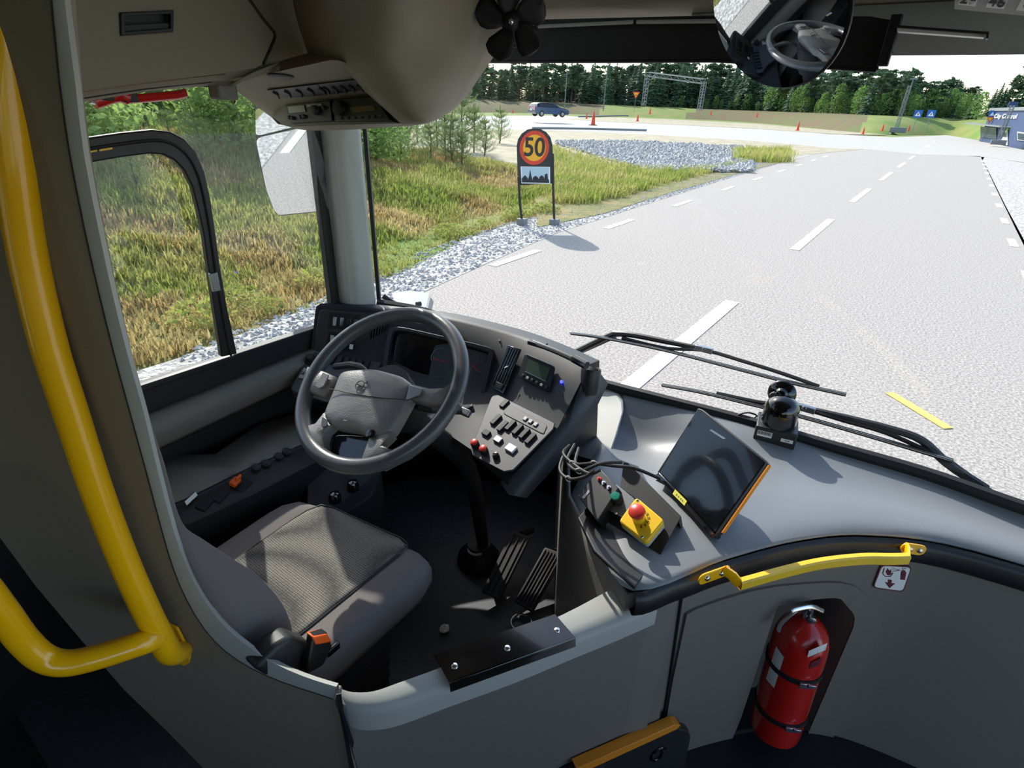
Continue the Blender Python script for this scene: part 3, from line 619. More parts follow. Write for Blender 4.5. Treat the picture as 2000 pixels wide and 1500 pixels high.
def onE_patch(q4,name,m,n=6):
    b=MB(); rows=[]
    for i in range(n+1):
        rw=[]
        for j in range(n+1):
            u,v=i/n,j/n; x=(q4[0][0]*(1-u)+q4[1][0]*u)*(1-v)+(q4[3][0]*(1-u)+q4[2][0]*u)*v; y=(q4[0][1]*(1-u)+q4[1][1]*u)*(1-v)+(q4[3][1]*(1-u)+q4[2][1]*u)*v
            p=onE(x,y); 
            if p is None: return None
            rw.append(p)
        rows.append(rw)
    b.grid(rows); return b.build(name,M[m],t,ang=80)
onE_patch([(1516,1262),(1531,1284),(1512,1344),(1496,1326)],'instruction_label','white')
onE_patch([(1580,1271),(1616,1256),(1612,1270),(1577,1284)],'service_label','white')
for i in range(4): onE_patch([(1583,1274+i*2.6),(1611,1262+i*2.6),(1611,1263.1+i*2.6),(1583,1275.1+i*2.6)],'print','dkprint',2)
onE_patch([(1584,1294),(1606,1284),(1600,1300),(1580,1306)],'stamp','maroon')
# pictogram sticker
t=T('extinguisher_sticker',bw(1740,1125),'white sticker with dark red flame, extinguisher and down arrow pictogram','sticker')
SP=PL(bw(1720,1100,.002),bw(1780,1104,.002),bw(1704,1146,.002))
def rnd(pts,k=3,f=.14):
    out=[]; n=len(pts)
    for i in range(n):
        a=V(pts[i-1]+(0,)); c=V(pts[i]+(0,)); d=V(pts[(i+1)%n]+(0,)); p=c+(a-c)*f; q=c+(d-c)*f
        for j in range(k+1): s_=j/k; r=p*(1-s_)**2+c*2*s_*(1-s_)+q*s_*s_; out.append((r.x,r.y))
    return out
b=MB(); b.prism(SP.poly(rnd([(1720,1102),(1781,1105),(1764,1156),(1703,1147)]),.001),SP.n*.001); b.build('edge',M['maroon'],t)
b=MB(); b.prism(SP.poly(rnd([(1722,1104),(1778,1107),(1762,1153),(1706,1145)]),.002),SP.n*.001); b.build('sheet',M['white'],t)
b=MB(); b.prism(SP.poly([(1733,1130),(1741,1131),(1740,1137),(1747,1138),(1736,1147),(1727,1135),(1733,1136)],.003),SP.n*.0006); b.build('arrow',M['maroon'],t)
b=MB(); b.prism(SP.poly([(1759,1113),(1766,1112),(1769,1117),(1766,1131),(1757,1130),(1758,1118)],.003),SP.n*.0006); b.tube(SP.poly([(1763,1112),(1761,1108),(1768,1109)],.0035),.001,5); b.build('extinguisher_symbol',M['maroon'],t)
b=MB(); b.tube(SP.poly([(1726,1108),(1723,1118),(1728,1124),(1738,1124),(1743,1117)],.0035),.0012,5); b.prism(SP.poly([(1731,1121),(1729,1114),(1733,1108),(1736,1113),(1739,1110),(1740,1119),(1736,1122)],.003),SP.n*.0006)
for k in range(3): b.tube(SP.poly([(1757,1112),(1740,1107+k*4)],.0035),.0006,4)
b.build('flame_symbol',M['maroon'],t)
# yellow handrail
t=T('handrail',bw(1600,1090),'yellow curved handrail bolted to the black band of the dash shelf','handrail')
def onB(px,py,o):
    return bso(px,py,o)
for a,c,nm in (((1367,1131),(1420,1112),0),((1763,1068),(1802,1074),1)):
    A=onB(*a,(.05,.034)[nm]); C=onB(*c,(.05,.034)[nm]); b=MB(); d=(C-A).normalized(); nn=V((d.y,-d.x,0)).normalized(); q=nn.cross(d); 
    if q.z<0:q=-q
    L=(C-A).length; pts=[A+d*(L/2+x)+q*y for x,y in rrect(L+.012,.034,.015)]; b.prism(pts,nn*.005); fl=b.build('flange',M['yellow'],t,bevel=.0015)
    for e in ((.22,.75) if nm==0 else (.3,.8)):
        b=MB(); b.lathe(A+d*L*e+nn*.005,nn,[(.008,0),(.007,.003),(.003,.0045)],12); b.build('bolt',M['chrome'],t)
rail=[onB(1412,1112,.054),onB(1430,1124,.07),onB(1444,1141,.085),onB(1480,1131,.09),onB(1530,1117,.09),onB(1600,1101,.09),onB(1680,1092,.09),onB(1740,1092,.09),onB(1772,1091,.085),onB(1772,1075,.05),onB(1768,1066,.034)]
def strap_(b,P,w,th):
    rows=[]
    for i,p in enumerate(P):
        a=P[max(i-1,0)]; c=P[min(i+1,len(P)-1)]; tt=(c-a).normalized(); nn=EZ.cross(tt); nn.normalize(); up=tt.cross(nn)
        if up.z<0: up=-up
        rows.append([p+up*w/2*x+nn*th/2*y for x,y in ((-1,-1),(-.7,-1.6),(.7,-1.6),(1,-1),(1,1),(.7,1.6),(-.7,1.6),(-1,1))])
    b.grid(rows,True); 
b=MB(); strap_(b,rail[:3],.026,.006); b.build('end_bend',M['yellow'],t); b=MB(); strap_(b,rail[8:],.026,.006); b.build('end_bend',M['yellow'],t)
b=MB(); strap_(b,spline(rail[2:9],5),.030,.012); b.build('grip',M['yellow2'],t)
# ================================================================== TABLET ON STAND
t=T('tablet',(-.25,1.2,-1.0),'black rugged tablet with an orange side strip leaning on a stand on the dash shelf','tablet')
BL=g(1285,925,'z',-.965); BR=g(1400,1045,'z',-.98); TL=g(1363,799,'z',-.78)
P=PL(TL,gp(1498,905,BL,(BR-BL).cross(TL-BL)),BL)
P=PL(BL,BR,BL-(TL-BL)); P.n=(BR-BL).cross(TL-BL).normalized(); P.n=P.n if P.n.dot(BL)<0 else -P.n
P.v=P.n.cross(P.u); P.v=P.v if P.v.dot(TL-BL)>0 else -P.v
out=[(1363,797),(1372,800),(1495,899),(1500,907),(1404,1043),(1396,1047),(1288,931),(1284,922)]
b=MB(); b.prism(P.poly(out),-P.n*.016); b.build('body',M['black'],t,bevel=.002)
b=MB(); b.prism(P.poly([(1363,800),(1494,902),(1396,1040),(1289,925)],.0008),P.n*.001); sc_=b.build('screen',M['gloss'],t)
b=MB(); b.prism(P.poly([(1499,908),(1502,908),(1412,1038),(1408,1040)],-.001),-P.n*.012); b.build('side_strip',M['amber'],t)
b=MB(); b.prism(P.poly([(1387,841),(1390,839),(1419,857),(1413,858)],.002),P.n*.0005); b.build('camera_slot',M['steel'],t)
for i in range(5):
    b=MB(); x,y=1318+i*10,895-i*14; b.tube(P.poly([(x,y),(x+6,y+9)],.002),.0005,4); b.build('menu_line',M['steel'],sc_)
t2=T('tablet_stand',(-.3,1.2,-1.02),'folded black metal stand holding the leaning tablet','stand')
b=MB(); b.prism(P.poly([(1285,929),(1292,925),(1402,1046),(1396,1052)],.012),-P.n*.03); b.prism([P.p(1290,930,-.02),P.p(1395,1046,-.02),g(1395,1052,'z',-1.01),g(1275,940,'z',-1.01)],V((0,.006,0)))
b.prism([P.p(1310,880,-.02),P.p(1420,985,-.02),P.p(1420,985,-.02)+V((.02,.10,-.12)),P.p(1310,880,-.02)+V((.02,.10,-.15))],V((0,.006,0))); b.build('bracket',M['gloss'],t2,bevel=.001)
b=MB(); c=P.p(1336,972,.004); q=P.ax(-46); b.prism(P.poly([(1324,958),(1347,981),(1342,990),(1319,967)],.013),P.n*.001); b.build('yellow_sticker',mat('pale_yellow_paper',(246,236,96),.7),t2)
b=MB()
for f in (.25,.42,.6,.75): b.box(P.p(1324+23*f,958+23*f,.0145)+(P.p(1319,967)-P.p(1324,958))*.5,(.004,.003,.0006),P.ax(-40))
b.build('faint_print',M['post'],t2)
# ================================================================== CONTROL BOXES
EP=PL(g(1180,1010,'z',-1.0),g(1290,1078,'z',-1.0),g(1180,1010,'z',-1.0)-(g(1228,925,'z',-.93)-g(1180,1010,'z',-1.0)))
EP.n=(g(1290,1078,'z',-1.0)-g(1180,1010,'z',-1.0)).cross(g(1228,925,'z',-.93)-g(1180,1010,'z',-1.0)).normalized()
if EP.n.dot(EP.P)>0: EP.n=-EP.n
t=T('control_bracket',(-.4,1.1,-1.02),'long bent black metal bracket carrying the start and stop boxes','bracket')
b=MB(); b.prism(EP.poly([(1176,1012),(1212,948),(1218,903),(1226,904),(1330,1008),(1290,1082),(1282,1078)]),-EP.n*.004); b.prism(EP.poly([(1218,903),(1226,904),(1330,1008),(1326,1016)]),-EP.n*.05); b.build('plate',M['black'],t,bevel=.001)
b=MB(); b.prism([g(x,y,'z',-1.012) for x,y in ((1150,985),(1180,1010),(1290,1080),(1240,1150),(1160,1075),(1128,1010))],V((0,0,-.012))); b.build('base',M['black'],t,bevel=.004)
t=T('start_button_box',EP.p(1205,985),'grey control box with one green push button beside the stop button','push button box')
b=MB(); b.prism(EP.poly(rnd([(1206,954),(1244,985),(1222,1022),(1182,998)],3,.1),.004),EP.n*.022); b.build('box',M['steel'],t,bevel=.003)
b=MB(); c=EP.p(1207,985,.026); b.lathe(c,EP.n,[(.017,0),(.017,.006),(.0155,.008),(.0155,.016),(.013,.018)],24); b.build('button_collar',M['button'],t)
b=MB(); b.lathe(c+EP.n*.008,EP.n,[(.0125,0),(.0125,.013),(.011,.0145),(.001,.015)],24); b.build('green_button',M['green'],t,label='green round button')
for x,y in ((1207,961),(1206,1011)): b=MB(); b.lathe(EP.p(x,y,.026),EP.n,[(.004,0),(.003,.001)],10); b.build('screw',M['chrome'],t)
t=T('emergency_stop_box',EP.p(1258,1030),'yellow emergency stop box with a red mushroom button','emergency stop')
b=MB(); b.prism(EP.poly(rnd([(1247,984),(1301,1030),(1266,1073),(1213,1031)],3,.12),.004),EP.n*.012); b.build('base',M['lgrey'],t,bevel=.003)
b=MB(); b.prism(EP.poly(rnd([(1247,984),(1301,1030),(1266,1073),(1213,1031)],3,.12),.017),EP.n*.022); b.build('lid',M['yellow2'],t,bevel=.004)
c=EP.p(1252,1026,.035); dz=(g(1228,1008,'z',-.9)-c).normalized()
b=MB(); b.lathe(c,EP.n,[(.017,-.012),(.017,.022),(.014,.024)],24); b.build('yellow_collar',M['yellow2'],t)
b=MB(); b.lathe(c+EP.n*.02,EP.n,[(.010,0),(.011,.008),(.020,.014),(.0215,.020),(.0205,.025),(.014,.029),(.001,.030)],28); b.build('mushroom_button',M['redpl'],t,label='red mushroom head push button')
for i,ch in enumerate('NÖDSTOPP'):
    a=rad(140-i*26); cc=c+(EP.u*math.cos(a)+EP.v*math.sin(a))*.0235+EP.n*.0055; uu=EP.u*math.sin(a)-EP.v*math.cos(a); text(ch,cc,uu,EP.n.cross(uu),.0075,'dkprint',t,'letter')
for x,y in ((1250,992),(1258,1062)): b=MB(); b.lathe(EP.p(x,y,.039),EP.n,[(.004,0),(.003,.001)],10); b.build('screw',M['chrome'],t)
t=T('connector_box',(-.5,1.15,-1.0),'small black box with three round sockets and cables at its back','connector box')
KP=PL(g(1128,1000,'z',-.995),g(1165,1020,'z',-.99),g(1128,1000,'z',-.995)-(g(1172,930,'z',-.93)-g(1128,1000,'z',-.995)))
KP.n=(g(1165,1022,'z',-.99)-g(1128,990,'z',-.995)).cross(g(1172,925,'z',-.93)-g(1128,990,'z',-.995)).normalized(); KP.n=KP.n if KP.n.dot(KP.P)<0 else -KP.n
b=MB(); b.prism(KP.poly([(1128,968),(1171,914),(1208,953),(1166,1018)]),-KP.n*.045); b.build('case',M['black'],t,bevel=.002)
b=MB(); b.prism(KP.poly([(1137,972),(1150,957),(1153,960),(1141,975)],.001),KP.n*.0006); b.build('name_plate',M['steel'],t)
for (x,y),m_ in zip(((1171,936),(1180,944),(1190,953)),('redpl','chrome','chrome')):
    b=MB(); b.lathe(KP.p(x,y),KP.n,[(.006,0),(.006,.004),(.0035,.004),(.0035,.009)],12); b.build('socket',M[m_],t)
# bundle of cables
for k,pp in enumerate(([(1112,870,1.62),(1100,885,1.56),(1118,905,1.5),(1150,925,1.42),(1172,918,1.40)],[(1122,868,1.62),(1108,900,1.54),(1130,920,1.46),(1175,905,1.42),(1215,903,1.42)],
    [(1105,878,1.6),(1093,915,1.52),(1110,935,1.46),(1140,932,1.42),(1160,920,1.40)],[(1130,875,1.6),(1125,905,1.52),(1160,905,1.46),(1200,910,1.43),(1240,915,1.42),(1290,935,1.40)])):
    tt=T('cable',gd(*pp[0]),('black cable looping lowest beside the dashboard pod','black cable running to the black bracket top','black cable hooked deepest behind the pedestal corner','long black cable running over the bracket to the tablet')[k],'cable','cables behind the connector box')
    b=MB(); b.tube([gd(*p) for p in pp],.0045,8,6); b.build('cable_run',M['rubber'],tt)
    b=MB(); q0=gd(*pp[2]); b.tube([q0+V((.008*math.cos(x),0,.008*math.sin(x))) for x in [2*math.pi*i/10 for i in range(10)]],.0016,5,1,True); b.build('cable_tie',M['white'],tt)
# ================================================================== DOME SENSOR AND SUCTION CUP
t=T('dome_sensor',(-.2,1.8,-.97),'glossy black dome sensor on a square box with a barcode, by the windscreen','sensor')
c=g(1490,873,'z',-.975); c=V((-.175,1.80,-.972)); yaw=rad(10); q=(V((math.cos(yaw),math.sin(yaw),0)),V((-math.sin(yaw),math.cos(yaw),0)),EZ)
b=MB(); b.box(c+V((0,.0,.03)),(.125,.11,.062),q); b.build('base_box',M['black'],t,bevel=.004)
b=MB(); b.lathe(c+V((0,0,.06)),EZ,[(.054,0),(.054,.045),(.052,.062),(.045,.078),(.033,.09),(.018,.097),(.001,.1)],32); b.build('dome',M['gloss'],t)
fc_=c+V((0,0,.03))-q[1]*.0558
b=MB(); b.box(fc_-q[0]*.032+EZ*.008,(.044,.001,.020),q); lb=b.build('barcode_label',M['white'],t)
for i in range(12):
    b=MB(); b.box(fc_-q[0]*(.050-i*.0033)+EZ*.011-q[1]*.001,(.0014 if i%3 else .0022,.0006,.012),q); b.build('bar',M['dkprint'],lb)
b=MB(); b.box(fc_+q[0]*.036+EZ*.002,(.036,.001,.012),q); lb=b.build('number_label',M['white'],t)
text('424',fc_+q[0]*.036+EZ*.002-q[1]*.001,q[0],EZ,.007,'dkprint',lb,'number',.0002)
t=T('suction_mount',(-.12,1.84,-.8),'black suction cup with a lever stuck to the windscreen behind the dome sensor','suction cup')
sc0=g(1527,768,'y',1.838); nn=V((0,-1,.2)).normalized()
b=MB(); b.lathe(sc0,nn,[(.044,0),(.043,.004),(.036,.010),(.020,.016),(.014,.026),(.001,.028)],32); b.build('cup',M['gloss'],t)
b=MB(); b.tube([sc0+nn*.02,sc0+nn*.03+V((0,0,-.02)),sc0+nn*.02+V((-.01,-.01,-.05)),sc0+V((-.02,-.03,-.085))],.009,8,3); b.build('neck',M['rubber'],t)
b=MB(); u_,v_,_=frame(nn); b.tube([sc0+nn*.024+u_*x+v_*y for x,y in ((-.03,-.012),(-.02,.0),(-.005,-.006),(.005,-.006),(.02,.0),(.03,-.02))],.004,6,3); b.build('lever',M['steel'],t)
b=MB(); b.tube([g(1440,812,'z',-.93),g(1460,806,'z',-.915),g(1478,812,'z',-.93),g(1462,820,'z',-.94)],.003,6,4,True); 
tt=T('small_cable_loop',g(1460,812,'z',-.95),'thin dark cable loop left of the dome sensor','cable'); b.build('cable_run',M['rubber'],tt)
# ================================================================== WIPERS outside
WY_=[2.00,1.955]
def wiper(lab,blade,arm,piv,yd,bolt,link):
    t=T('wiper',g(*arm[-1],'y',yd),lab,'windscreen wiper','windscreen wipers')
    def w(p,dy=0): return g(p[0],p[1],'y',yd+dy)
    b=MB(); P=[w(p) for p in blade]; b.tube(P,.008,6,4,flat=.6); b.build('blade',M['rubber'],t)
    b=MB(); b.tube([p+V((0,-.012,.006)) for p in P],.0035,5,4); b.build('blade_edge',M['steel'],t)
    b=MB(); b.tube([w(p,.02) for p in arm],[.011,.016],8,4); b.build('arm',M['black'],t)
    b=MB(); b.tube([w(p,.012) for p in link],.008,6,3); b.build('bridge',M['black'],t)
    b=MB(); b.box(w(bolt,.0),(.07,.02,.022)); b.lathe(w(bolt,-.01),V((0,-1,0)),[(.009,0),(.008,.005)],10); b.build('joint',M['steel'],t,bevel=.003)
    b=MB(); b.tube([w(piv[0],.03),w(piv[1],.06)],.016,8); b.build('pivot_arm',M['black'],t)
wiper('upper windscreen wiper with its arm bending down at the left',[(1115,651),(1180,660),(1290,682),(1420,715),(1540,746),(1653,771)],[(1375,682),(1300,667),(1240,655),(1205,652),(1190,656),(1120,690)],((1200,655),(1118,692)),2.12,(1375,682),[(1215,660),(1300,680),(1375,684),(1450,705),(1530,730),(1600,755)])
wiper('lower windscreen wiper behind the dome sensor with its arm at the right',[(1293,752),(1370,766),(1470,790),(1570,815),(1700,852),(1861,900)],[(1570,797),(1650,815),(1740,838),(1800,860),(1850,905),(1925,955)],((1845,900),(1935,965)),2.0,(1571,797),[(1400,768),(1480,785),(1570,799),(1650,822),(1730,845),(1810,880)])
# ================================================================== DASHBOARD POD
t=T('dashboard',(-1.1,1.3,-1.0),'dark curved dashboard pod with switch panels wrapped round the steering wheel','dashboard')
sec=[ # top-front, break, lip  for stations from left to right
 (V((-1.635,1.125,-.672)),V((-1.630,1.075,-.83)),V((-1.545,.93,-.905))),
 (V((-1.56,1.235,-.69)),V((-1.55,1.14,-.83)),V((-1.48,.985,-.91))),
 (V((-1.45,1.315,-.70)),V((-1.43,1.205,-.835)),V((-1.38,1.05,-.925))),
 (V((-1.28,1.38,-.70)),V((-1.25,1.27,-.85)),V((-1.2,1.14,-.95))),
 (V((-1.04,1.44,-.715)),V((-.985,1.305,-.87)),V((-.91,1.10,-.955))),
 (V((-.86,1.435,-.72)),V((-.84,1.285,-.87)),V((-.82,1.085,-.965))),
 (V((-.69,1.405,-.725)),V((-.695,1.26,-.87)),V((-.735,1.065,-.975)))]
def sst(k): return [s_[k] for s_ in sec]
T1,M1,L1=[spline(sst(k),4) for k in range(3)]
def sh(P,d): return [p+V(d) for p in P]
b=MB()
Tb=[p+V((-.01,.10,-.012)) for p in T1]; Lb=[p+V((0,.05,-.06)) for p in L1]; Bb=[V((p.x,p.y+.13,-1.04)) for p in T1]; Tr=[p+V((-.003,.022,.006)) for p in T1]
loops=[]
for i in range(len(T1)):
    loops.append([T1[i],Tr[i],Tb[i],Bb[i],Lb[i],L1[i]+V((0,0,-.02)),L1[i],L1[i]*.5+M1[i]*.5,M1[i],M1[i]*.5+T1[i]*.5])
b.grid(loops,True); 
m=b; 
b.b.faces.new([v for v in b.b.verts][:10]); b.b.faces.new([v for v in b.b.verts][-10:])
b.build('housing',M['dash'],t,ang=50)
# deep right cheek of the pod
b=MB(); rk=[(1117,700),(1150,712),(1170,738),(1167,790),(1150,815),(1100,890),(1050,935),(1002,948),(985,930),(1000,925),(1085,862),(1115,760)]
dd_=[V((-.70,1.41,-.718)),V((-.665,1.42,-.725)),V((-.645,1.47,-.79)),V((-.655,1.42,-.87)),V((-.66,1.39,-.90)),V((-.67,1.20,-.985)),V((-.68,1.08,-1.02)),V((-.72,1.045,-1.005)),V((-.76,1.06,-.99)),V((-.735,1.065,-.975)),V((-.70,1.255,-.88)),V((-.695,1.36,-.78))]
cm=sum(dd_,V())/len(dd_)+V((.02,0,0)); vv=[b.b.verts.new(p) for p in dd_]; vc=b.b.verts.new(cm); bk_=[b.b.verts.new(p*1.0+V((-.06,.10,-.05))) for p in dd_]
for i in range(len(vv)): j=(i+1)%len(vv); b.b.faces.new((vv[i],vv[j],vc)); b.b.faces.new((vv[j],vv[i],bk_[i],bk_[j]))
b.build('side_cheek',M['dash2'],t,ang=70)
# face planes
FA=PL(sec[0][0],sec[2][0],sec[0][1]); FC=PL(sec[4][0],sec[6][0],sec[4][1]); FD=PL(sec[4][1],sec[6][1],sec[4][2]); FB=PL(sec[2][0]*.5+sec[3][0]*.5,sec[4][0],sec[3][1]); FE=PL(sec[0][1],sec[2][1],sec[0][2])
def btn(P,px,py,w,h,d,rot,name,m,parent,off=.004,bev=.0015,label=None):
    b=MB(); q=P.ax(rot); b.box(P.p(px,py,off)+P.n*d/2,(w,h,d),q); return b.build(name,M[m],parent,bevel=bev,label=label)
OA=.012
# left upper switch panel with black rockers and a tall vent
b=MB(); b.prism(FA.poly(rnd([(625,603),(758,614),(737,697),(613,684)],3,.1),OA),FA.n*.004); b.build('left_panel',M['dash'],t,bevel=.002)
b=MB(); b.prism(FA.poly([(646,609),(706,614),(700,646),(641,640)],OA+.003),FA.n*.004); sp=b.build('switch_bank',M['button'],t,bevel=.001)
for i in range(4): btn(FA,655+i*13.5,626+i*1.2,.014,.034,.006,-4,'rocker_switch','gloss',sp,OA+.006)
b=MB(); b.prism(FA.poly([(643,647),(697,652),(690,686),(636,680)],OA+.003),FA.n*.004); sp=b.build('switch_bank',M['button'],t,bevel=.001)
for i in range(3): btn(FA,650+i*15,660+i*1.2,.015,.03,.006,-4,'rocker_switch','gloss' if i<2 else 'button',sp,OA+.006)
btn(FA,687,675,.013,.018,.004,-4,'white_symbol_key','white',sp,OA+.011)
def vent(P,poly,n,off,par):
    b=MB(); b.prism(P.poly(poly,off),P.n*.005); v=b.build('air_vent',M['gloss'],par,bevel=.001)
    (ax_,ay_),(bx_,by_),(cx_,cy_),(dx_,dy_)=poly
    for i in range(n):
        f=(i+.8)/(n+.6); b=MB(); b.tube([P.p(ax_+(bx_-ax_)*f,ay_+(by_-ay_)*f+4,off+.007),P.p(dx_+(cx_-dx_)*f,dy_+(cy_-dy_)*f-4,off+.007)],.0016,5); b.build('louvre',M['dash'],v)
    return v
v=vent(FA,[(727,620),(756,622),(748,684),(722,678)],5,OA+.004,t)
# left lower pale switch panel
OE=.006
b=MB(); b.prism(FE.poly([(607,690),(650,698),(745,712),(735,730),(700,745),(655,782),(640,790),(572,768),(570,760)],OE),FE.n*.006); lp_=b.build('lower_left_panel',M['dash2'],t,bevel=.003)
for i in range(6): btn(FE,652+i*13,707+i*2.4,.016,.040,.008,-8,'rocker_switch','button',lp_,OE+.006)
b=MB(); b.lathe(FE.p(609,708,OE+.006),FE.n,[(.022,0),(.022,.004),(.016,.006),(.014,.02),(.012,.022)],20); b.build('rotary_light_switch',M['button'],lp_)
btn(FE,598,735,.03,.045,.005,-8,'pale_key_plate','lgrey',lp_,OE+.006); btn(FE,594,735,.01,.012,.009,-8,'key','gloss',lp_,OE+.006)
# instrument cluster
OB=.008
b=MB()
oc=rnd([(766,645),(790,642),(968,683),(966,700),(942,808),(925,812),(752,770),(748,745)],2,.2); ic=rnd([(772,652),(792,649),(960,689),(958,702),(936,800),(922,803),(760,763),(757,745)],2,.2)
cl=T.__call__ if False else None
b.ring(FB.poly(oc,OB),FB.poly(ic,OB),FB.n*.022); b.build('cluster_hood',M['dash'],t,bevel=.002)
b=MB(); b.prism(FB.poly(ic,OB-.004),FB.n*.003); cf=b.build('instrument_cluster',M['gloss'],t)
b=MB(); b.prism(FB.poly(rnd([(850,676),(878,672),(958,694),(960,706),(936,798),(925,800),(836,778),(834,765)],3,.16),OB),FB.n*.002); b.build('gauge_glass',M['dash2'],cf)
for a,c in (((848,702),(872,708)),((922,712),(946,735))): b=MB(); b.tube(FB.poly([a,c],OB+.003),.0012,5); b.build('needle',M['redpl'],cf)
for q4 in ([(874,724),(890,727),(884,760),(869,757)],[(912,735),(926,739),(920,772),(908,770)]): b=MB(); b.prism(FB.poly(q4,OB+.0022),FB.n*.001); b.build('cluster_display',M['screen'],cf)
for cx_,cy_,r_ in ((862,700,.034),(938,728,.034)):
    b=MB(); cc=FB.p(cx_,cy_,OB+.003); b.tube([cc+(FB.u*math.cos(x)+FB.v*math.sin(x))*r_ for x in [rad(-30+i*15) for i in range(17)]],.0007,4); b.build('dial_scale',M['steel'],cf)
# right panel: vent, audio display, LED, console switches
OC=.004
v=vent(FC,[(994,676),(1020,684),(985,771),(962,757)],5,OC,t); b=MB(); b.tube([FC.p(996,718,OC+.01),FC.p(990,722,OC+.012)],.002,5); b.build('vent_tab',M['steel'],v)
btn(FC,978,756,.03,.02,.008,0,'vent_switch','button',t,OC+.004)
b=MB(); b.prism(FC.poly(rnd([(1028,692),(1087,718),(1074,768),(1014,738)],3,.12),OC),FC.n*.008); au=b.build('driver_display_unit',M['button'],t,bevel=.002)
b=MB(); b.prism(FC.poly([(1036,704),(1078,722),(1070,746),(1029,727)],OC+.0085),FC.n*.001); b.build('display_window',M['screen'],au)
b=MB(); b.tube(FC.poly([(1029,728),(1070,748)],OC+.01),.0012,5); b.build('chrome_line',M['steel'],au)
for i in range(6): btn(FC,1025+i*9,736+i*4.6,.009,.008,.004,0,'key','lgrey' if i in(1,4) else 'black',au,OC+.008,.0008)
b=MB(); b.tube(FC.poly([(1032,695),(1086,718)],OC+.0095),.0012,5); b.build('top_chrome_line',M['steel'],au)
b=MB(); b.ball(FC.p(1098,747,OC+.002),.005); b.build('blue_light',M['blueled'],t,label='glowing blue indicator light')
for x,y in ((976,665),(1088,817)): b=MB(); b.lathe(FC.p(x,y,OC-.002),FC.n,[(.005,0),(.004,.002)],10); b.build('screw',M['steel'],t)
b=MB(); b.tube(FC.poly([(1012,782),(1062,812),(1075,778)],.002),.0007,4); b.tube(FC.poly([(1010,784),(1016,770)],.002),.0007,4); b.build('cover_seam',M['rubber'],t)
OD=.006
b=MB(); b.prism(FD.poly(rnd([(965,770),(1085,830),(1082,842),(1004,922),(985,925),(925,893),(921,880)],3,.1),OD-.002),FD.n*.006); cs=b.build('right_console',M['dash2'],t,bevel=.002)
b=MB(); b.prism(FD.poly(rnd([(998,795),(1071,835),(1063,853),(984,812)],2,.1),OD+.004),FD.n*.002); b.build('inset_panel',M['dash'],cs,bevel=.001)
for i in range(3): btn(FD,1028+i*10,823+i*5.6,.012,.014,.004,0,'small_key','lgrey',cs,OD+.006,.001)
btn(FD,987,793,.018,.034,.006,0,'rocker_switch','button',cs,OD+.004)
for i,(x,y) in enumerate(((971,825),(984,838),(999,836),(1013,844),(1026,852),(1038,862),)): btn(FD,x,y,.016,.042,.008,0,'rocker_switch','button',cs,OD+.004)
for (x,y),m_ in zip(((952,851),(975,864)),('button','steel')): btn(FD,x,y,.026,.02,.008,0,'rocker_switch',m_,cs,OD+.004)
btn(FD,1000,881,.032,.024,.008,0,'rocker_switch','white',cs,OD+.004,label='white printed rocker switch')
for (x,y),(dx,dy) in zip(((931,866),(948,878)),((0,0),(0,0))):
    b=MB(); b.lathe(FD.p(x,y+8,OD+.004),FD.n,[(.013,0),(.013,.014),(.012,.016)],20); k=b.build('knob_collar',M['rubber'],cs)
    b=MB(); b.lathe(FD.p(x,y+8,OD+.018),FD.n,[(.0115,0),(.0115,.006),(.009,.008),(.001,.0085)],20); b.build('pink_knob_cap',M['redpl'],k,label='pink red knob cap')
b=MB(); b.lathe(FD.p(971,896,OD+.004),FD.n,[(.011,0),(.010,.01),(.006,.011)],20); b.build('cigar_socket',M['gloss'],cs)
# black cup and bar on the top right corner
t=T('cup_holder_tube',(-.62,1.46,-.80),'upright black cylinder fixed to the right shoulder of the dashboard','cylinder fitting')
c0=V((-.655,1.475,-.80)); c1=g(1152,722,'y',1.475)
b=MB(); b.lathe(g(1149,768,'y',1.385),(g(1155,720,'y',1.40)-g(1149,768,'y',1.385)),[(.026,0),(.028,.02),(.031,.075),(.029,.08),(.024,.074),(.022,.05)],24); b.build('tube',M['black'],t)
t=T('microphone_bar',(-.78,1.5,-.70),'slim black bar clipped along the top right edge of the dashboard','bar fitting')
b=MB(); b.tube([g(1040,668,'z',-.695),g(1060,676,'z',-.690),g(1090,688,'z',-.688),g(1142,712,'z',-.690)],.009,8,3,flat=.7); b.box(g(1050,671,'z',-.695),(.06,.03,.012)); b.build('bar',M['black'],t)
b=MB(); b.tube([g(1120,700,'z',-.685),g(1146,714,'z',-.687)],.013,8); b.build('grip',M['gloss'],t)
# ================================================================== STEERING WHEEL
wc=V((-1.022,.865,-.678)); tl=rad(36.2); ph=rad(1.4); wn=V((math.sin(ph)*math.sin(tl),-math.cos(ph)*math.sin(tl),math.cos(tl))).normalized()
wu=EY.cross(wn).normalized(); wv=wn.cross(wu)
t=T('steering_assembly',V((-1.0,1.2,FZ)),'large dark four-spoke steering wheel with ring and arrow emblem, on its shaft','steering wheel')
b=MB(); b.tube([wc+(wu*math.cos(a)+wv*math.sin(a))*.2315 for a in [2*math.pi*i/64 for i in range(64)]],.0205,14,1,True); b.build('rim',M['rim'],t,ang=180)
WP=PL(wc,wc+wu*.1,wc-wv*.1)
def wpoly(pts,o): return WP.poly(pts,o)
hub=rnd([(668,727),(730,722),(786,737),(812,757),(807,775),(770,842),(757,852),(728,858),(700,842),(652,835),(636,818),(637,805),(652,770)],3,.25)
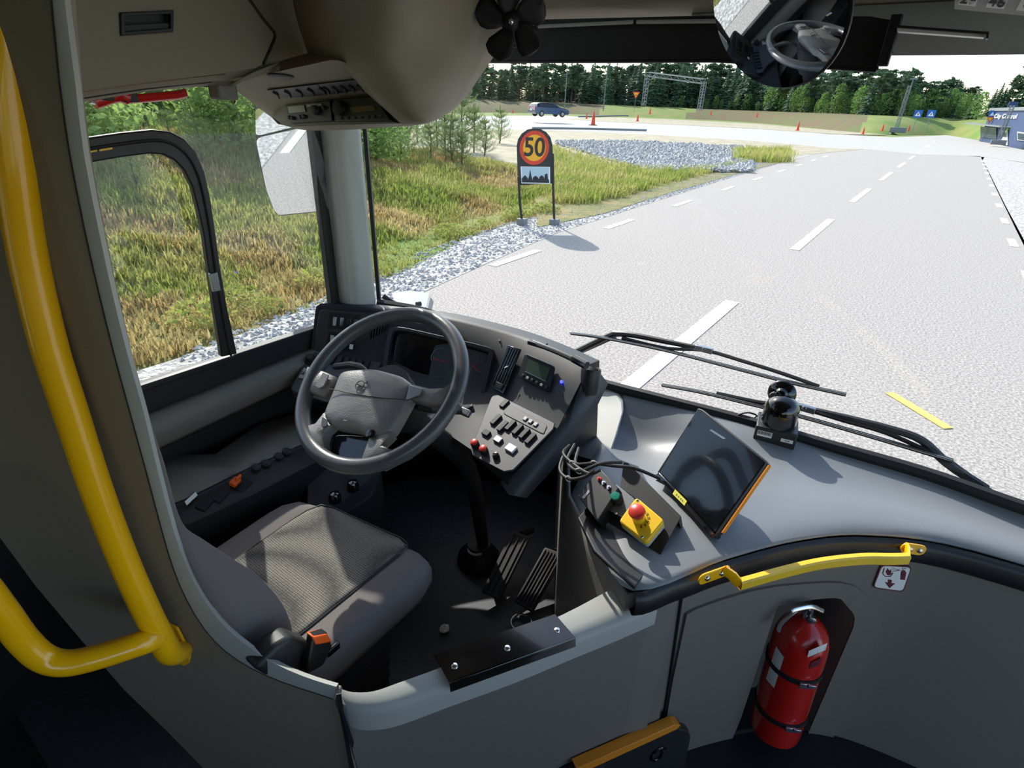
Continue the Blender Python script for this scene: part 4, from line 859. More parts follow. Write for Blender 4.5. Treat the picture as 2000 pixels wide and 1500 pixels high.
def pillow(pts,lift,o,steps=((0,-.035),(0,-.008),(.05,.0),(.15,.006),(.4,.010),(.999,.012))):
    P=wpoly(pts,o); c=sum(P,V())/len(P); b=MB(); b.grid([[p+(c-p)*f+WP.n*h*(lift if h>0 else 1) for p in P] for f,h in steps],True); return b,c
b,hc=pillow(hub,1.0,.012); b.build('hub_pad',M['wheel'],t,ang=70)
b=MB(); b.tube(wpoly([(652,768),(700,778),(750,786),(806,790)],.0245),.0012,5); b.build('hub_seam',M['rubber'],t)
# emblem: ring with arrow and bar
em=WP.p(713,762,.0265)
b=MB(); b.tube([em+(wu*math.cos(a)+wv*math.sin(a))*.0125 for a in [2*math.pi*i/24 for i in range(24)]],.0014,6,1,True); b.tube([em-wu*.012,em+wu*.012],.0022,6); b.tube([em+(wu+wv)*.009,em+(wu+wv)*.0165],.0012,6); b.tube([em+wu*.010+wv*.0165,em+(wu+wv)*.0165,em+wu*.0165+wv*.010],.0012,6)
b.build('emblem',M['dash2'],t)
b=MB(); b.tube(wpoly([(681,829),(687,830)],.024),.001,5); b.build('small_mark',M['lgrey'],t)
spk=[[(602,718),(625,722),(658,738),(640,768),(632,775),(610,768),(592,762)],
     [(800,752),(840,762),(890,760),(905,740),(897,790),(872,795),(846,792),(800,780)],
     [(637,806),(652,832),(640,842),(634,860),(638,905),(600,885),(590,850),(596,835),(620,828)],
     [(727,842),(760,838),(768,848),(745,870),(775,885),(800,888),(745,915),(715,908),(705,905),(718,870)]]
for i,s_ in enumerate(spk):
    P=wpoly(s_,.004); b=MB(); c=sum(P,V())/len(P); b.grid([[p+(c-p)*f+WP.n*h for p in P] for f,h in ((.05,-.028),(0,-.012),(.0,.0),(.12,.006),(.999,.008))],True); sp=b.build('spoke',M['wheel'],t,ang=60)
    if i<2:
        q=([(638,733),(650,738),(640,760),(630,765),(622,760)],[(806,758),(832,766),(825,778),(798,790)])[i]
        b=MB(); b.prism(wpoly(q,.014),WP.n*.004); b.build('control_keys',M['steel' if i else 'wheel'],sp,bevel=.0015)
    if i==2:
        b=MB(); b.prism(wpoly(rnd([(636,819),(647,824),(646,838),(634,840)],2,.25),.014),WP.n*.003); b.build('key',M['rim'],sp,bevel=.001)
    if i==3:
        b=MB(); b.lathe(WP.p(730,852,.014),WP.n,[(.013,0),(.012,.004),(.006,.005)],14); b.build('horn_key',M['gloss'],sp)
b=MB(); b.prism(wpoly(rnd([(640,838),(716,842),(712,880),(690,905),(640,902),(632,870)],3,.25),-.03),-WP.n*.01); b.build('hub_cavity',M['gloss'],t,bevel=.003)
b=MB(); b.tube([wc-wn*.02,wc-wn*.16],[.075,.065],20); b.build('shroud',M['rubber'],t)
b=MB(); b.tube([wc-wn*.14,wc-wn*.24,V((-1.0,1.20,-1.12)),V((-.985,1.27,-1.5))],[.045,.022],14,4); b.build('shaft_cover',M['rubber'],t)
b=MB(); b.tube([wc-wn*.06+wu*.05,wc-wn*.055+wu*.14+wv*.01,g(905,802,'z',-.80),g(925,797,'z',-.80)],[.009,.013],8,3); st=b.build('stalk',M['rubber'],t)
b=MB(); b.box(g(903,803,'z',-.79),(.055,.02,.018),(wu,wv,wn)); b.build('stalk_keys',M['steel'],st,bevel=.003)
b=MB(); b.tube([wc-wn*.06-wu*.05,wc-wn*.055-wu*.16+wv*.04,g(655,716,'z',-.80)],[.009,.011],8,3); b.build('stalk',M['rubber'],t)
b=MB(); b.tube([g(930,1072,'z',-1.52)+V((.031*math.cos(x),.031*math.sin(x),0)) for x in [2*math.pi*i/24 for i in range(24)]],.0045,8,1,True); b.build('boot_ring',M['lgrey'],t)
b=MB(); b.lathe(g(935,1095,'z',-1.6),EZ,[(.085,0),(.08,.03),(.06,.05),(.045,.09)],20); b.build('floor_boot',M['rubber'],t)
# ================================================================== DRIVER SEAT
SZ=-1.10
t=T('driver_seat',(-1.06,.6,FZ),'dark cushioned driver seat with a woven grey centre panel','driver seat')
# cushion: superellipse slab in a frame
FLc=V((-1.32,.76,SZ)); FRc=V((-.775,.835,SZ-.005)); BLc=V((-1.30,.30,SZ-.03)); BRc=V((-.79,.30,SZ-.03))
def cp(u,v): # u 0..1 left-right, v 0..1 back-front
    return (BLc*(1-u)+BRc*u)*(1-v)+(FLc*(1-u)+FRc*u)*v
N=40
def edge_r(a,n=7.0):
    c,s_=math.cos(a),math.sin(a); k=(abs(c)**n+abs(s_)**n)**(-1/n); return c*k,s_*k
def seat_h(x,y): # x,y in -1..1
    r=max(abs(x),abs(y)); return .018*abs(x)**3-.012*max(0,y)**4-.004
rows=[]
for f,dz,in_ in ((.0,0,0),(.25,0,0),(.45,0,0),(.6,0,0),(.75,0,0),(.86,-.0,0),(.93,-.006,0),(.975,-.020,0),(1,-.045,0),(1,-.09,0),(.96,-.12,0),(.5,-.125,0)):
    rw=[]
    for i in range(N):
        x,y=edge_r(2*math.pi*i/N); x*=f; y*=f; p=cp(.5+.5*x,.5+.5*y); p.z+=dz+(seat_h(x,y)); rw.append(p)
    rows.append(rw)
b=MB(); b.grid(rows,True); b.build('seat_cushion',M['fabric'],t,ang=180)
# woven insert lying on the cushion
rows=[]
for f in (0.001,.25,.5,.75,.9,.97,1.0):
    rw=[]
    for i in range(N):
        x,y=edge_r(2*math.pi*i/N,9); x=x*f*.64; y=y*f*.88+.12
        y=min(y,.985); p=cp(.5+.5*x,.5+.5*y); p.z+=seat_h(x,y)+(.006 if f<1 else -.002); rw.append(p)
    rows.append(rw)
b=MB(); b.grid(rows,True); b.build('woven_panel',M['weave'],t,ang=180)
b=MB(); b.tube([V(v.co) for v in ()] or [cp(.5+.5*x*.64,.5+.5*min(y*.88+.12,.985))+V((0,0,seat_h(x*.64,y*.88)+.002)) for x,y in [edge_r(2*math.pi*i/N,9) for i in range(N)]],.0022,5,1,True); b.build('piping',M['rubber'],t)
# backrest profile, extruded across
prof=[(250,690),(262,752),(290,800),(312,865),(325,905),(340,965),(352,1005),(368,1032),(400,1052),(450,1085),(505,1120),(545,1158),(568,1195),(577,1228),(572,1255),(545,1275),(500,1298)]
npf=len(prof)
pr=[g(x,y,'x',-1.0+.13*min(1,(k/(npf-4))**1.3)) for k,(x,y) in enumerate(prof)]
def party(x): return .39+(x+.65)*.413
rear=[V((pr[-1].x,party(pr[-1].x)+.02,pr[-1].z)),V((-.93,party(-.93)+.02,-1.0)),V((-.97,party(-.97)+.02,-.7)),V((pr[0].x,party(pr[0].x)+.02,pr[0].z))]
full=pr+rear; CX=-1.07
rows=[]
for w_,f in ((.5,0.0),(1.0,0.0),(1.0,.3),(1.0,.86),(.985,.95),(.95,.99),(.85,1.0),(.6,.90),(.2,.86),(-.2,.86),(-.6,.90),(-.85,1.0),(-.95,.99),(-.985,.95),(-1,.86),(-1,.3),(-1,0),(-.5,0)):
    rows.append([V((CX+(p.x-CX)*w_,party(CX+(p.x-CX)*w_)+.02+max(0,p.y-party(p.x)-.02)*f,p.z-(1-f)*.03)) for p in full])
b=MB(); b.grid([spline(r,2,True) for r in rows],True); b.build('backrest',M['fabric'],t,ang=180)
# suspension base with bellows
b=MB(); bc=V((-1.05,.52,0))
rows=[]
for i in range(15):
    z=-1.22-.38*i/14; k=.20+.014*(i%2)-.002*i; rows.append([V((bc.x+k*1.03*math.copysign(abs(math.cos(a))**.35,math.cos(a)),bc.y+k*math.copysign(abs(math.sin(a))**.35,math.sin(a)),z)) for a in [2*math.pi*j/32 for j in range(32)]])
b.grid(rows,True); b.build('bellows',M['rubber'],t,ang=50)
b=MB(); b.box(V((-1.05,.53,-1.22)),(.46,.42,.05)); b.build('pan',M['black'],t,bevel=.015)
# side casing and seat belt buckle
b=MB(); b.prism([g(x,y,'x',-.80) for x,y in ((498,1308),(540,1262),(572,1244),(605,1256),(610,1275),(600,1330),(560,1345))],V((-.05,0,0))); b.build('hinge_casing',M['dash'],t,bevel=.012,seg=3)
b=MB(); b.prism([g(x,y,'x',-.775) for x,y in ((612,1244),(640,1236),(650,1262),(632,1300),(600,1318),(602,1300))],V((-.022,0,0))); bu=b.build('belt_buckle',M['black'],t,bevel=.004)
b=MB(); b.prism([g(x,y,'x',-.772) for x,y in ((612,1246),(640,1239),(649,1254),(618,1260))],V((-.026,0,.0))); b.build('release_button',M['orange'],bu,bevel=.003,label='orange red release button')
b=MB(); b.box(g(650,1268,'x',-.79),(.01,.035,.02)); b.build('side_switch',M['gloss'],t,bevel=.003)
# ================================================================== SIDE CONSOLE (driver's left)
t=T('side_console',(-1.5,.7,-1.3),'long dark side console with switches under the driver window','side console')
b=MB(); tops=[g(x,y,'z',-1.04) for x,y in ((250,960),(345,915),(455,912),(540,850),(600,832),(640,822))]; inn_=[g(x,y,'z',-1.05) for x,y in ((270,1010),(362,975),(478,912+6),(590,868),(650,842),(690,826))]
b.grid([[p+V((-.1,0,-.0)) for p in tops],tops,inn_]); b.build('grey_rest',M['grey'],t,solid=.01)
b=MB(); o_=[g(x,y,'z',-1.075) for x,y in ((280,1045),(372,1012),(490,958),(600,902),(660,870),(720,850))]
b.grid([inn_,[p+V((0.01,0,-.008)) for p in inn_],o_,[p+V((.015,0,-.006)) for p in o_],[p+V((.02,0,-.10)) for p in o_],[p+V((-.04,0,-.5)) for p in o_]]); b.build('switch_strip',M['black'],t,solid=.006)
SPn=PL(inn_[1],inn_[3],o_[1])
for (x,y) in ((500,915),(520,907),(545,893),(560,884)):
    b=MB(); b.lathe(SPn.p(x,y,.002),SPn.n,[(.013,0),(.013,.006),(.009,.008)],16); b.build('rotary_knob',M['dash'],t)
for (x,y) in ((400,985),(430,970),(475,950)): btn(SPn,x,y,.045,.03,.006,25,'rocker_switch','button',t,.002)
b=MB(); c=SPn.p(459,946,.004); b.box(c+SPn.n*.008,(.028,.022,.018),SPn.ax(20)); b.box(c+SPn.n*.02+SPn.u*.01,(.02,.008,.02),SPn.ax(20)); b.build('orange_guard',M['orange'],t,bevel=.003,label='orange switch guard')
b=MB(); q4=[(361,983),(382,964),(386,970),(365,990)]; b.prism(SPn.poly(q4,.006),SPn.n*.003); b.build('white_tab',M['white'],t)
t=T('foot_well_box',g(700,985,'z',-1.3),'grey box wall in the foot well with two dark knobs, left of the pedals','box')
b=MB(); b.prism([g(x,y,'z',zz) for x,y,zz in ((600,905,-1.12),(745,915,-1.12),(745,925,-1.14),(725,970,-1.2),(675,1000,-1.22),(600,1040,-1.2))],V((-.02,.03,-.4))); b.build('box_wall',M['dash2'],t,bevel=.006)
for x,y in ((655,978),(690,955)): b=MB(); b.lathe(g(x,y,'z',-1.15),EZ,[(.02,0),(.02,.018),(.014,.03),(.001,.034)],14); b.build('knob',M['gloss'],t)
# ================================================================== PEDALS and floor things
def pedal(lab,q4,z0,z1,ribs,name):
    t=T(name,g(*q4[2],'z',FZ),lab,'pedal')
    P=[g(*q4[0],'z',z1),g(*q4[1],'z',z1),g(*q4[2],'z',z0),g(*q4[3],'z',z0)]
    n=(P[1]-P[0]).cross(P[3]-P[0]).normalized(); n=n if n.z>0 else -n
    b=MB(); b.prism(P,-n*.014); b.build('plate',M['rubber'],t,bevel=.004)
    for i in range(ribs):
        f=(i+.7)/(ribs+.4); a=P[0]*(1-f)+P[1]*f; c=P[3]*(1-f)+P[2]*f; b=MB(); b.tube([a*.95+c*.05+n*.002,c*.95+a*.05+n*.002],.003,5); b.build('rib',M['dash'],t)
    b=MB(); m_=(P[0]+P[1])/2; b.tube([m_-n*.01,m_+V((0,.08,-.04))],.012,8); b.build('arm',M['black'],t)
pedal('black ribbed accelerator pedal at the right of the foot well',[(1064,1068),(1103,1082),(1040,1196),(1004,1174)],-1.56,-1.47,6,'accelerator_pedal')
pedal('black brake pedal left of the ribbed accelerator pedal',[(1000,1035),(1036,1048),(975,1172),(940,1155)],-1.55,-1.46,3,'brake_pedal')
R.seed(5)
b=MB(); c=g(868,1228,'z',FZ+.012); b.ball(c,.014,(1.1,1.2,.7),8)
for v in b.b.verts: v.co+=V((R.uniform(-1,1),R.uniform(-1,1),R.uniform(-1,1)))*.0035
tag(b.build('crumpled_paper',M['white'],ang=20),'small crumpled whitish scrap of paper on the cab floor','paper scrap')
b=MB(); c=g(1018,1216,'z',FZ+.01); b.tube([c+V((.035*math.cos(x),.035*math.sin(x),0)) for x in [2*math.pi*i/24 for i in range(24)]],.0035,6,1,True); tag(b.build('metal_ring',M['steel']),'thin round metal ring lying on the cab floor near the door plate','ring')
# ticket validator on the door, bottom edge of the picture
t=T('ticket_validator',dwo(1240,1490,.05),'dark ticket reader with an orange top edge and swirl emblem outside the cab door','ticket reader')
b=MB(); b.prism([dwo(x,y,.03) for x,y in ((1100,1520),(1135,1503),(1322,1420),(1346,1428),(1350,1440),(1338,1500),(1330,1560),(1180,1640))],-DN*.028); b.build('case',M['dash'],t,bevel=.006)
b=MB(); b.prism([dwo(x,y,.033) for x,y in ((1125,1502),(1318,1416),(1330,1417),(1322,1425),(1135,1511))],-DN*.03); b.build('orange_edge',M['amber'],t,bevel=.002)
b=MB(); VP=[dwo(1285,1474,.032)]; du=dd.normalized()
for s0,s1,r_ in ((20,330,.034),(200,420,.026)):
    b.tube([VP[0]+(du*math.cos(rad(a))*.8+EZ*math.sin(rad(a)))*(r_-.008*(a-s0)/(s1-s0)) for a in range(s0,s1,15)],.0035,6)
b.build('emblem',M['gloss'],t)
b=MB(); b.prism([dwo(x,y,.0305) for x,y in ((1150,1500),(1180,1488),(1182,1520),(1150,1520))],DN*.002); b.build('screen',M['steel'],t)
# ================================================================== EXTERIOR MIRRORS
t=T('side_mirror',(-2.0,1.34,-.4),'tall rounded exterior side mirror seen through the driver window, reflecting the road','exterior mirror')
mc=g(568,330,'x',-1.98); view=mc.normalized(); tgt=V((-3.9,-4.5,ROAD)); mnn=((tgt-mc).normalized()-view).normalized()
def mp(px,py,o=0): return gp(px,py,mc,mnn)+mnn*o
lowm=rnd([(499,270),(600,247),(626,330),(632,402),(626,412),(545,420),(536,412),(520,370)],3,.12)
b=MB(); b.prism([mp(x,y) for x,y in lowm],-mnn*.004); b.build('mirror_glass',M['mirror'],t,ang=20)
b=MB(); b.prism([mp(x,y,-.003) for x,y in rnd([(496,205),(590,190),(612,240),(634,330),(637,402),(630,414),(545,423),(534,414),(517,370),(497,290)],3,.12)],-mnn*.035); b.build('shell',M['black'],t,bevel=.006)
b=MB(); b.prism([mp(x,y,.001) for x,y in rnd([(499,212),(585,196),(598,242),(500,266)],3,.12)],-mnn*.004); b.build('upper_mirror_glass',M['mirror'],t,ang=20)
t=T('front_mirror',g(800,585,'y',1.85),'small exterior front mirror with a chrome clamp just outside the lower left windscreen corner','exterior mirror')
b=MB(); P_=[g(x,y,'y',yy) for x,y,yy in ((765,572,1.78),(800,568,1.85),(838,572,1.9),(832,600,1.82),(775,603,1.72))]; b.prism(P_,V((0,.01,-.02))); b.build('mirror_glass',M['mirror'],t)
b=MB(); b.prism([p+V((0,.012,-.022)) for p in P_],V((.0,.02,-.03))); b.build('shell',M['steel'],t,bevel=.003)
b=MB(); b.tube([g(748,578,'y',1.66),g(765,590,'y',1.68),g(790,602,'y',1.70)],.013,8,3); b.lathe(g(821,593,'y',1.74),V((-.2,-1,0)),[(.012,0),(.012,.02),(.006,.022)],12); b.build('clamp',M['black'],t)
# ================================================================== OUTSIDE: GROUND
def gr(px,py,z=ROAD): return g(px,py,'z',z)
def sst_(a,b,x): t_=max(0,min(1,(x-a)/(b-a))); return t_*t_*(3-2*t_)
# asphalt road: left edge follows the picture, right edge straight
LE=[(-4.3,-40),(-4.35,2),(-4.72,4.2),(-4.95,5.6),(-5.25,7.5),(-5.5,9.3),(-5.72,15),(-5.95,22),(-6.1,30),(-6.2,42),(-6.6,47),(-8.2,51)]
RE=[(1.95,-40),(1.95,0),(1.95,15),(2.0,22),(2.15,35),(2.3,50),(2.9,53)]
def lerp_edge(E_,y):
    for (x0,y0),(x1,y1) in zip(E_,E_[1:]):
        if y0<=y<=y1: return x0+(x1-x0)*(y-y0)/(y1-y0)
    return E_[-1][0]
def flat(name,m,pts,z,label=None,n=None,th=.02,parent=None):
    b=MB(); b.prism([V((x,y,z)) for x,y in pts],V((0,0,-th))); return b.build(name,M[m],parent,label=label)
ys=[-40,-10,0,4.5,6.5,9.3,12,15,18,22,26,30,36,42,47,51]
b=MB(); rows=[]
for y in ys: rows.append([V((lerp_edge(LE,y)*(1-f)+lerp_edge(RE,y)*f,y,ROAD)) for f in (0,.25,.5,.75,1)])
b.grid(rows); o=b.build('road',M['asphalt'],ang=180); struct(o)
# the junction and the road beyond it
def P2(l,z=ROAD): return [(gr(x,y,z).x,gr(x,y,z).y) for x,y in l]
flat('road_2','concrete',P2([(1640,292),(1480,276),(1270,263),(1100,256),(950,252),(800,250),(700,252),(700,236),(900,228),(1000,226),(1100,226),(1190,233),(1300,242),(1480,250),(1620,262),(1745,268),(1850,264),(1900,272),(1945,281),(2030,300),(2120,330),(2000,317),(1915,305),(1800,302),(1700,292)]),ROAD+.004).__setitem__('kind','structure')
# gravel shoulder, right and left
LS=[(x-.75-(.35 if 6<y<14 else 0),y) for x,y in LE if y<46]
flat('gravel_shoulder','gravel',[(x+.02,y) for x,y in LE if y<46]+LS[::-1],ROAD+.006,th=.03)['kind']='stuff'
bpy.data.objects['gravel_shoulder']['label']='pale gravel strip along the left edge of the asphalt'
o=flat('gravel_ground','gravel',P2([(1915,305),(1985,450),(2010,500),(2060,640),(2400,900)])+[(2.0,2),(2.0,-5),(30,-5),(30,30)]+P2([(2100,330),(2000,318)]),ROAD+.0,th=.03); o['kind']='stuff'; o['label']='pale gravel field right of the road'
# sandy ground left beyond the sign, gravel bed, ditch grass
SANDP=P2([(1690,291),(1640,291),(1480,276),(1270,263),(1100,256),(950,252),(760,252),(700,262)])+[(-40,14),(-24,16),(-13,13.5),(-9,13),(-6.6,20),(-6.9,35)]
o=flat('sandy_verge','sand',SANDP,ROAD+.01,th=.03); o['kind']='stuff'; o['label']='pale sandy verge between the bank and the side road'
o=flat('stone_bed','gravel',P2([(1085,282),(1130,278),(1240,280),(1330,284),(1390,290),(1430,300),(1460,312),(1470,325),(1420,332),(1370,338),(1300,335),(1240,330),(1180,318),(1120,300)]),ROAD+.03,th=.03); o['kind']='stuff'; o['label']='bed of grey crushed stones beyond the speed sign'
# islands and far verges
o=flat('grass_island','sand',P2([(1105,232),(1190,229),(1300,233),(1480,242),(1640,256),(1735,264),(1640,263),(1480,252),(1300,243),(1190,238),(1120,234)]),ROAD+.03,th=.03); o['kind']='stuff'; o['label']='long thin dry verge island in the side road'
b=MB(); b.tube([gr(x,y) +V((0,0,.12)) for x,y in ((1130,229),(1250,227),(1400,233),(1560,245),(1740,263))],.14,6,3); o=b.build('curb',M['post']); struct(o)
b=MB(); b.tube([gr(x,y)+V((0,0,.2)) for x,y in ((1040,255),(1150,256),(1262,259))],.10,6,2); tag(o:=b.build('guard_rail',M['post']),'low grey guard rail lying along the near edge of the side road','guard rail')
far=[V((-400,49,0))]
# broad base ground reaching the horizon
b=MB(); b.prism([V((-600,-60,ROAD-.05)),V((600,-60,ROAD-.05)),V((600,900,ROAD-.05)),V((-600,900,ROAD-.05))],V((0,0,-.1))); o=b.build('ground',M['fargrass']); struct(o)
# ---- left bank
def bank_h(x,y):
    d=lerp_edge(LE,y)-.62-(.25*sst_(5.5,9,y))-x
    A=1.25 if y<7 else max(.0,1.25-.75*sst_(7,13,y)-.5*sst_(13,22,y))
    h=-.16*math.exp(-((d-1.0)/.7)**2)*(1 if y>5 else .3)+A*sst_(1.2,8.5,d)
    n_=noise.noise(V((x*.45,y*.45,0)))*.22+noise.noise(V((x*1.6,y*1.6,3)))*.10+noise.noise(V((x*5,y*5,7)))*.03
    return ROAD+h+n_*sst_(.3,2.5,d)-.09*(1-sst_(-.3,.5,d))
b=MB(); rows=[]; nx,ny=110,120
for j in range(ny+1):
    y=-14+j*(36)/ny; rw=[]
    for i in range(nx+1):
        f=(i/nx)**1.5; x=-4.7-f*35; fade=1-sst_(16,22,y)
        z=bank_h(x,y); z=ROAD-.04+(z-ROAD+.04)*fade; rw.append(V((x,y,z)))
    rows.append(rw)
b.grid(rows); o=b.build('grass_bank',M['grassm'],ang=180); struct(o)
def bank_z(x,y): 
    fade=1-sst_(16,22,y); return ROAD-.04+(bank_h(x,y)-ROAD+.04)*fade
# grass blades as one mesh each (green, dry)
def tufts(name,m,n,seed,label,region,hmin,hmax,blades=7,wd=.010,zf=bank_z):
    rg=np.random.default_rng(seed); vs=[];fs=[]; k=0
    for _ in range(n):
        x,y,sc=region(rg)
        if x is None: continue
        z=zf(x,y); H_=rg.uniform(hmin,hmax)*sc
        for q in range(blades):
            a=rg.uniform(0,6.283); l=rg.uniform(.15,.7); dx,dy=math.cos(a),math.sin(a); h=H_*rg.uniform(.6,1.1); w_=wd*rg.uniform(.7,1.5)*sc**.5
            bx,by=x+rg.normal()*.06*sc,y+rg.normal()*.06*sc; px_,py_=-dy*w_,dx*w_
            vs+=[(bx-px_,by-py_,z-.02),(bx+px_,by+py_,z-.02),(bx+dx*l*h*.4+px_*.7,by+dy*l*h*.4+py_*.7,z+h*.6),(bx+dx*l*h*.4-px_*.7,by+dy*l*h*.4-py_*.7,z+h*.6),(bx+dx*l*h,by+dy*l*h,z+h*(1-.3*l))]
            fs+=[(k,k+1,k+2,k+3),(k+3,k+2,k+4)]; k+=5
    me=bpy.data.meshes.new(name); me.from_pydata(vs,[],fs); me.update(); me.materials.append(M[m]); o=finish(name,me,ang=180); o['kind']='stuff'; o['label']=label; return o
def reg_bank(clump,th,sgn=1):
    def f(rg):
        for _ in range(30):
            y=rg.uniform(-1,17); d=abs(rg.normal())*6+.25; 
            if d>16: continue
            x=lerp_edge(LE,y)-.65-d-(.30 if 6<y<14 else 0); v_=noise.noise(V((x*clump,y*clump,1.7)))*sgn
            if v_>th: return x,y,1.0+.05*d
        return None,None,None
    return f
tufts('green_grass','blade',11000,1,'fresh green grass tufts on the roadside bank',reg_bank(.55,-.08),.08,.22)
tufts('dry_grass','dryblade',8000,2,'dry straw coloured grass on the roadside bank',reg_bank(.55,-.02,-1),.06,.18)
# low leafy weeds at the verge
def clump_mesh(name,m,n,r,h,seed,leaf=.03,kind='leaf',dens=1):
    rg=np.random.default_rng(seed); vs=[];fs=[];k=0
    for _ in range(n):
        a=rg.uniform(0,6.283); rr=r*math.sqrt(rg.uniform(0,1)); z=h*rg.uniform(0.05,1)**.8
        lim=math.sqrt(max(.05,1-((z/h-.45)/.6)**2)); x,y=rr*math.cos(a)*lim,rr*math.sin(a)*lim
        q=rg.normal(size=3); q/=np.linalg.norm(q); p=np.cross(q,rg.normal(size=3)); p/=np.linalg.norm(p); s_=leaf*rg.uniform(.6,1.3); c=np.array([x,y,z])
        vs+=[tuple(c+q*s_),tuple(c+p*s_*.5),tuple(c-q*s_),tuple(c-p*s_*.5)]; fs.append((k,k+1,k+2,k+3)); k+=4
    me=bpy.data.meshes.new(name); me.from_pydata(vs,[],fs); me.update(); me.materials.append(M[m])
    for p_ in me.polygons: p_.use_smooth=True
    return me
def stem_mesh(name,h,r,nb,seed,spread=.5):
    rg=np.random.default_rng(seed); b=MB(); b.tube([V((0,0,-.05)),V((rg.normal()*.03*h,rg.normal()*.03*h,h*.5)),V((0,0,h*.95))],[r,r*.3],6,2)
    for i in range(nb):
        z=h*rg.uniform(.15,.85); a=rg.uniform(0,6.28); l=h*spread*(1-z/h*.7)*rg.uniform(.6,1); b.tube([V((0,0,z)),V((math.cos(a)*l,math.sin(a)*l,z+l*.5))],[r*.45,r*.15],4)
    me=bpy.data.meshes.new(name); bmesh.ops.recalc_face_normals(b.b,faces=b.b.faces); b.b.to_mesh(me); b.b.free(); me.materials.append(M['bark']); return me
def plant(name,loc,parts,label,cat,group,scale=1,rz=0,par_scale=None):
    e=bpy.data.objects.new(name,None); COL.objects.link(e); e.location=loc; e.rotation_euler=(0,0,rz); e.scale=par_scale or (scale,)*3; tag(e,label,cat,group); e.empty_display_size=.2
    for nm,me in parts:
        o=bpy.data.objects.new(nm,me); COL.objects.link(o); o.parent=e
    return e
bush=[[('foliage',clump_mesh('foliage','leaf',1500,.62,1.0,s_,.045)),('stem',stem_mesh('stem',.95,.018,10,s_))] for s_ in (1,2,3)]
# young pines: upright shoots with needles
def pine_mesh(seed,h=1.0):
    rg=np.random.default_rng(seed); vs=[];fs=[];k=0
    def shoot(p0,p1,nn):
        nonlocal k
        for i in range(nn):
            f=(i+.5)/nn; c=p0*(1-f)+p1*f; ax_=(p1-p0)/np.linalg.norm(p1-p0)
            q=rg.normal(size=3); q-=ax_*q.dot(ax_); q/=np.linalg.norm(q); dr=q*.75+ax_*.65; dr/=np.linalg.norm(dr); l=.055*h*rg.uniform(.8,1.2); s_=np.cross(dr,ax_)*.0035*h
            vs.extend([tuple(c-s_),tuple(c+s_),tuple(c+dr*l)]); fs.append((k,k+1,k+2)); k+=3
    for lev in range(6):
        z=h*(.12+.13*lev); nb=6
        for j in range(nb):
            a=j*6.283/nb+lev*.6+rg.normal()*.15; l=h*(.42-.058*lev)*rg.uniform(.8,1.1)
            p0=np.array([0,0,z]); p1=np.array([math.cos(a)*l*.8,math.sin(a)*l*.8,z+l*.28]); p2=p1+np.array([math.cos(a)*l*.18,math.sin(a)*l*.18,l*.42]); shoot(p0,p1,46); shoot(p1,p2,34)
            for e_ in (-1,1):
                m_=p0*.45+p1*.55; a2=a+e_*.7; shoot(m_,m_+np.array([math.cos(a2)*l*.4,math.sin(a2)*l*.4,l*.28]),26)
    shoot(np.array([0,0,h*.55]),np.array([0,0,h*1.02]),80)
    me=bpy.data.meshes.new('needles'); me.from_pydata(vs,[],fs); me.update(); me.materials.append(M['pine']); return me
pines=[[('needles',pine_mesh(s_)),('stem',stem_mesh('stem',1.0,.018,12,s_+20,.35))] for s_ in (1,2,3)]
def on_bank(px,py):                         # first hit of the picture ray with the bank
    r=ray(px,py); t_=4.0
    while t_<60:
        p=r*t_
        if p.z<bank_z(p.x,p.y)+.01: return p
        t_+=.1
    return None
o=flat('ditch_ground','grassm',P2([(1078,282),(1120,300),(1180,320),(1240,333),(1370,341),(1440,334),(1490,320),(1540,314),(1470,332),(1300,380),(1180,418),(1050,445),(1040,330)]),ROAD+.02,th=.02); struct(o)
R.seed(3)
pl_=[(905,300,100,'tallest young pine among those left of the speed sign'),(975,282,55,'small young pine nearest the speed sign'),(870,310,80,'bushy young pine left of the tallest one'),(800,300,85,'young pine beside the front pillar crowded by others'),(745,290,60,'young pine closest to the front pillar'),(925,300,70,None),(840,318,60,None),(770,322,70,None),(815,280,70,None),(760,300,75,None),(885,322,75,None),(855,295,85,None),(735,322,65,None),(945,308,60,None),(785,312,80,None),(902,330,55,None)]
for i,(px,py,hp,lab) in enumerate(pl_):
    p=on_bank(px,py)
    if p is None: p=ray(px,py)*16
    h=hp/F*(p.dot(V((YC[2]*0+XC[2],YC[2],ZC[2])))) if False else hp*1.35*p.length/1180
    plant('young_pine',V((p.x,p.y,bank_z(p.x,p.y)-.03)),pines[i%3],lab or 'young pine in the thicket between the front pillar and the speed sign','small pine','young pines on the bank',h,R.uniform(0,6))
